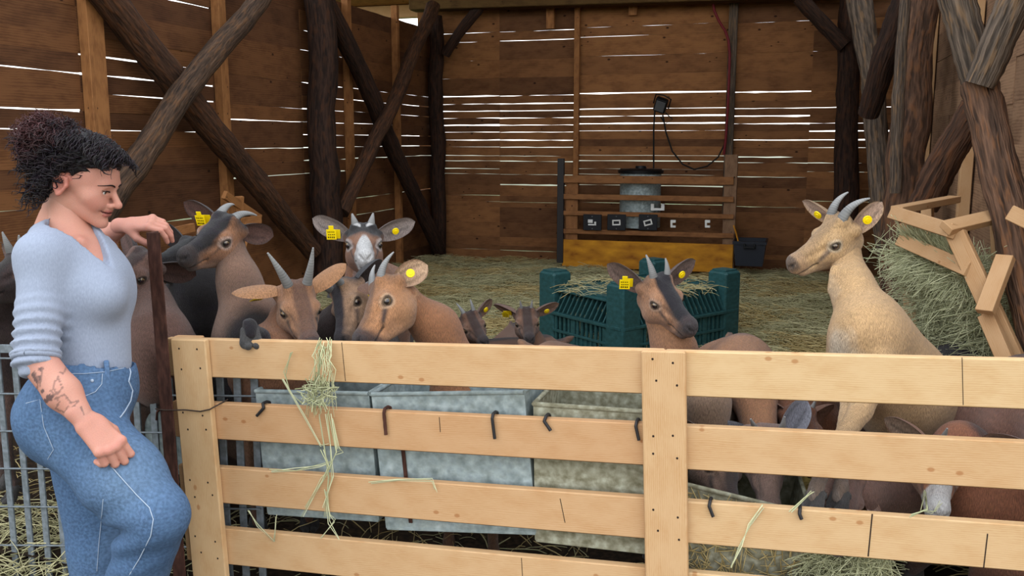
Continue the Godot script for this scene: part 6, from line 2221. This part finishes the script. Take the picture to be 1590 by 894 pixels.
	seam.call([[163, 712], [185, 738], [212, 768], [232, 788], [238, 806], [234, 832], [216, 868], [196, 900]], 0.0018)
	seam.call([[40, 626], [62, 620], [68, 662], [83, 698], [72, 716]], 0.0012)
	seam.call([[159, 580], [158, 596], [148, 608], [134, 614], [118, 617]], 0.0014)
	seam.call([[199, 562], [203, 578], [200, 592], [206, 606], [203, 622], [194, 638], [185, 650]], 0.0026)
	seam.call([[92, 580], [130, 580], [165, 577], [198, 570]], 0.0012)
	seam.call([[160, 775], [157, 810], [153, 850], [150, 894]], 0.0012)
	var wb := M.new()
	var wc: Vector3 = S.call(142, 574, 2.57)
	var rings := [[], [], [], []]
	for i in 49:
		var dr := Vector3(cos(TAU * i / 48), 0, sin(TAU * i / 48))
		var rad_ := 0.03
		while rad_ < 0.2 and js.at(wc + dr * rad_) < 0.0:
			rad_ += 0.0015
		for k in 4:
			var rr_: float = rad_ + [0.001, 0.0065, 0.0065, -0.004][k]
			rings[k].append(wc + dr * rr_ + Vector3.UP * [-0.018, -0.016, 0.020, 0.021][k])
	for k in 3:
		for i in 48:
			var dr := Vector3(cos(TAU * (i + 0.5) / 48), 0.0 if k != 2 else 2.0, sin(TAU * (i + 0.5) / 48)).normalized()
			wb.quad([rings[k][i], rings[k][i + 1], rings[k + 1][i + 1], rings[k + 1][i]], [dr, dr, dr, dr], [Vector2.ZERO, Vector2.ZERO, Vector2.ZERO, Vector2.ZERO])
	wb.c.fill(rgb255(90, 116, 154))
	smooth(wb)
	part(jp, "waistband", wb, MT.denim)
	for q in [[166, 574], [113, 592], [143, 591]]:
		var h: Vector3 = js.meet(cam, ray(q[0], q[1]), 2.1, 3.0)
		if h == Vector3.INF:
			continue
		var m := M.new()
		if q[0] == 166:
			m.bar(h + Vector3.UP * 0.025, h - Vector3.UP * 0.028, 0.014, 0.022, cam - h, 0.003)
			m.c.fill(rgb255(120, 150, 192))
			part(jp, "belt_loop", m, MT.denim)
		else:
			m.ball(h + (cam - h).normalized() * 0.002, Basis().scaled(Vector3.ONE * 0.005), 8)
			part(jp, "rivet", m, MT.thread)
	# boots below the frame
	for q in [ankR, ankL]:
		s = Sdf.new(Vector3(q.x - 0.15, 0.0, q.z - 0.12), Vector3(q.x + 0.25, 0.2, q.z + 0.12), 0.012)
		s.cap(Vector3(q.x, 0.16, q.z), Vector3(q.x, 0.07, q.z), 0.055, 0.05, 0.03)
		s.cap(Vector3(q.x - 0.03, 0.055, q.z), Vector3(q.x + 0.16, 0.05, q.z + 0.03), 0.045, 0.04, 0.03)
		part(w, "boot", s.mesh(), MT.boot)

	# hair: a close cap, a bun and many curls
	var hm := M.new()
	s = Sdf.new(Vector3(-0.24, -0.12, -0.14), Vector3(0.15, 0.22, 0.14), 0.006)
	s.ball(v.call(-0.030, 0.066), 0.092, 0.02, Vector3(1.10, 1.02, 0.92))
	s.ball(v.call(0.012, 0.102), 0.074, 0.03, Vector3(1.1, 0.9, 1.0))
	s.cap(v.call(-0.075, 0.03), v.call(-0.07, -0.045), 0.060, 0.040, 0.03, Vector3(1, 1, 1.05))
	s.ball(v.call(-0.104, 0.104), 0.064, 0.03, Vector3(1.05, 0.9, 0.95))
	s.cap(v.call(0.085, 0.0, -0.08), v.call(0.085, 0.0, 0.08), 0.052, 0.052, -0.01)
	s.cap(v.call(0.03, -0.04, 0.085), v.call(0.050, 0.01, 0.085), 0.036, 0.033, -0.01)
	s.cap(v.call(0.03, -0.04, -0.085), v.call(0.050, 0.01, -0.085), 0.036, 0.033, -0.01)
	for z in [-1.0, 1.0]:
		s.cap(v.call(-0.012, -0.04, 0.085 * z), v.call(-0.012, 0.018, 0.085 * z), 0.026, 0.026, -0.008)
	var cap_ := s.mesh()
	var hc := func(p: Vector3) -> Color:
		var f := clampf((-0.055 - p.x) / 0.06, 0, 1) * clampf((p.y - 0.06) / 0.05, 0, 1)
		return rgb255(30, 24, 27).lerp(rgb255(66, 38, 38), f) * rr(0.6, 1.5)
	for i in cap_.v.size():
		var p := cap_.v[i]
		cap_.v[i] = p + cap_.n[i] * (0.0045 * sin(120.0 * nz.get_noise_3dv(p * 140.0)))
		cap_.c[i] = hc.call(p) * 0.7
	smooth(cap_)
	hm.add(cap_, hx)
	var made := 0
	var tries := 0
	while made < 2500 and tries < 30000:
		tries += 1
		var p: Vector3
		var dir: Vector3
		var L := rr(0.035, 0.075)
		if made < 850:                      # bun
			var a := Vector3(rr(-1, 1), rr(-1, 1), rr(-1, 1)).normalized()
			p = Vector3(-0.104, 0.106, 0) + a * Vector3(0.072, 0.062, 0.066)
			dir = a.cross(Vector3(rr(-1, 1), rr(-1, 1), rr(-1, 1))).normalized() + a * 0.35
		elif made < 1700:                    # top and fringe
			p = Vector3(rr(-0.09, 0.082), 0, rr(-0.085, 0.085))
			p.y = 0.166 - 0.50 * pow(maxf(p.x, 0.0) / 0.1, 2.0) * 0.10 - p.z * p.z * 5.0
			dir = Vector3(0.95, -0.30 - 4.0 * maxf(0.0, p.x - 0.02), rr(-0.3, 0.3) + p.z * 4.0)
			L *= 0.75
		else:                               # sides, temple, nape
			var a := rr(-PI, PI)
			p = Vector3(-0.03 + 0.098 * cos(a), rr(-0.06, 0.12), 0.086 * sin(a))
			if p.x > -0.01 and p.y < 0.085 or p.x > 0.05:
				continue
			if p.y < 0.035 and p.x < -0.085:
				continue
			if p.y < 0.02 and p.x > -0.04:
				continue
			dir = Vector3(-0.35, -0.5, rr(-0.3, 0.3)) + Vector3(cos(a), 0, sin(a)) * 0.15
		dir = dir.normalized()
		var sd := dir.cross(Vector3(0.3, 0.8, 0.5)).normalized()
		var bt := dir.cross(sd)
		var cr := rr(0.005, 0.012)
		var turns := rr(1.0, 2.4)
		var ph := rr(0, TAU)
		var path := PackedVector3Array()
		var rs := PackedFloat32Array()
		var th := rr(0.0009, 0.0021)
		for i in 13:
			var f := i / 12.0
			var q := p + dir * (L * f) + (sd * cos(ph + TAU * turns * f) + bt * sin(ph + TAU * turns * f)) * cr
			q.y -= 0.012 * f * f
			path.append(hx * q)
			rs.append(hs * th * (0.35 + 0.75 * sin(PI * clampf(f, 0.08, 0.97))))
		hm.col = hc.call(p)
		hm.tube(path, rs, 5, true, 0.75)
		made += 1
	for k in 160:                           # loose fine frizz
		var a := Vector3(rr(-1, 1), rr(-0.3, 1), rr(-1, 1)).normalized()
		var p := Vector3(-0.104, 0.106, 0) + a * Vector3(0.075, 0.065, 0.07) if k % 2 == 0 else Vector3(-0.02, 0.07, 0) + a * Vector3(0.10, 0.095, 0.085)
		if p.x > -0.02 and p.y < 0.11:
			continue
		var path := PackedVector3Array()
		for i in 7:
			path.append(hx * (p + a * (0.006 * i) + Vector3(rr(-1, 1), rr(-1, 1), rr(-1, 1)) * 0.006))
		hm.col = rgb255(74, 44, 40)
		hm.tube(path, _fill(7, 0.0006), 3, false)
	var hp := part(w, "hair", hm, MT.hair)
	hp.set_meta("label", "dark curly hair pinned up in a bun")

func _ready() -> void:
	var pr := deg_to_rad(PITCH)
	fw = Vector3(0, -sin(pr), -cos(pr))
	upv = Vector3(0, cos(pr), -sin(pr))
	var yr := deg_to_rad(YAW)
	RU = Vector3(cos(yr), 0, sin(yr))
	DV = Vector3(sin(yr), 0, -cos(yr))
	rng.seed = 77
	nz.seed = 4
	nz.frequency = 0.02
	nz.fractal_octaves = 3
	# camera
	var cam := Camera3D.new()
	cam.name = "camera"
	add_child(cam)
	cam.position = Vector3(0, CAM_H, 0)
	cam.rotation_degrees = Vector3(-PITCH, 0, 0)
	cam.fov = rad_to_deg(2.0 * atan(447.0 / FOC))
	cam.near = 0.05
	cam.current = true
	# overcast daylight
	var we := WorldEnvironment.new()
	we.name = "daylight"
	var e := Environment.new()
	e.background_mode = Environment.BG_SKY
	var sk := ProceduralSkyMaterial.new()
	sk.sky_top_color = Color(0.93, 0.96, 1.0)
	sk.sky_horizon_color = Color(1.0, 0.99, 0.97)
	sk.ground_bottom_color = Color(0.4, 0.42, 0.36)
	sk.ground_horizon_color = Color(0.6, 0.62, 0.58)
	e.sky = Sky.new()
	e.sky.sky_material = sk
	e.tonemap_mode = Environment.TONE_MAPPER_LINEAR
	e.tonemap_exposure = 3.05
	e.sdfgi_enabled = true
	e.ssao_enabled = true
	e.ssil_enabled = true
	we.environment = e
	add_child(we)
	make_materials()
	build_barn()
	build_fence()
	build_troughs()
	build_hurdle()
	build_feeder()
	build_crate()
	build_rack()
	build_woman()
	build_goats()
	build_litter()
	crate_hay()
	build_wisp()
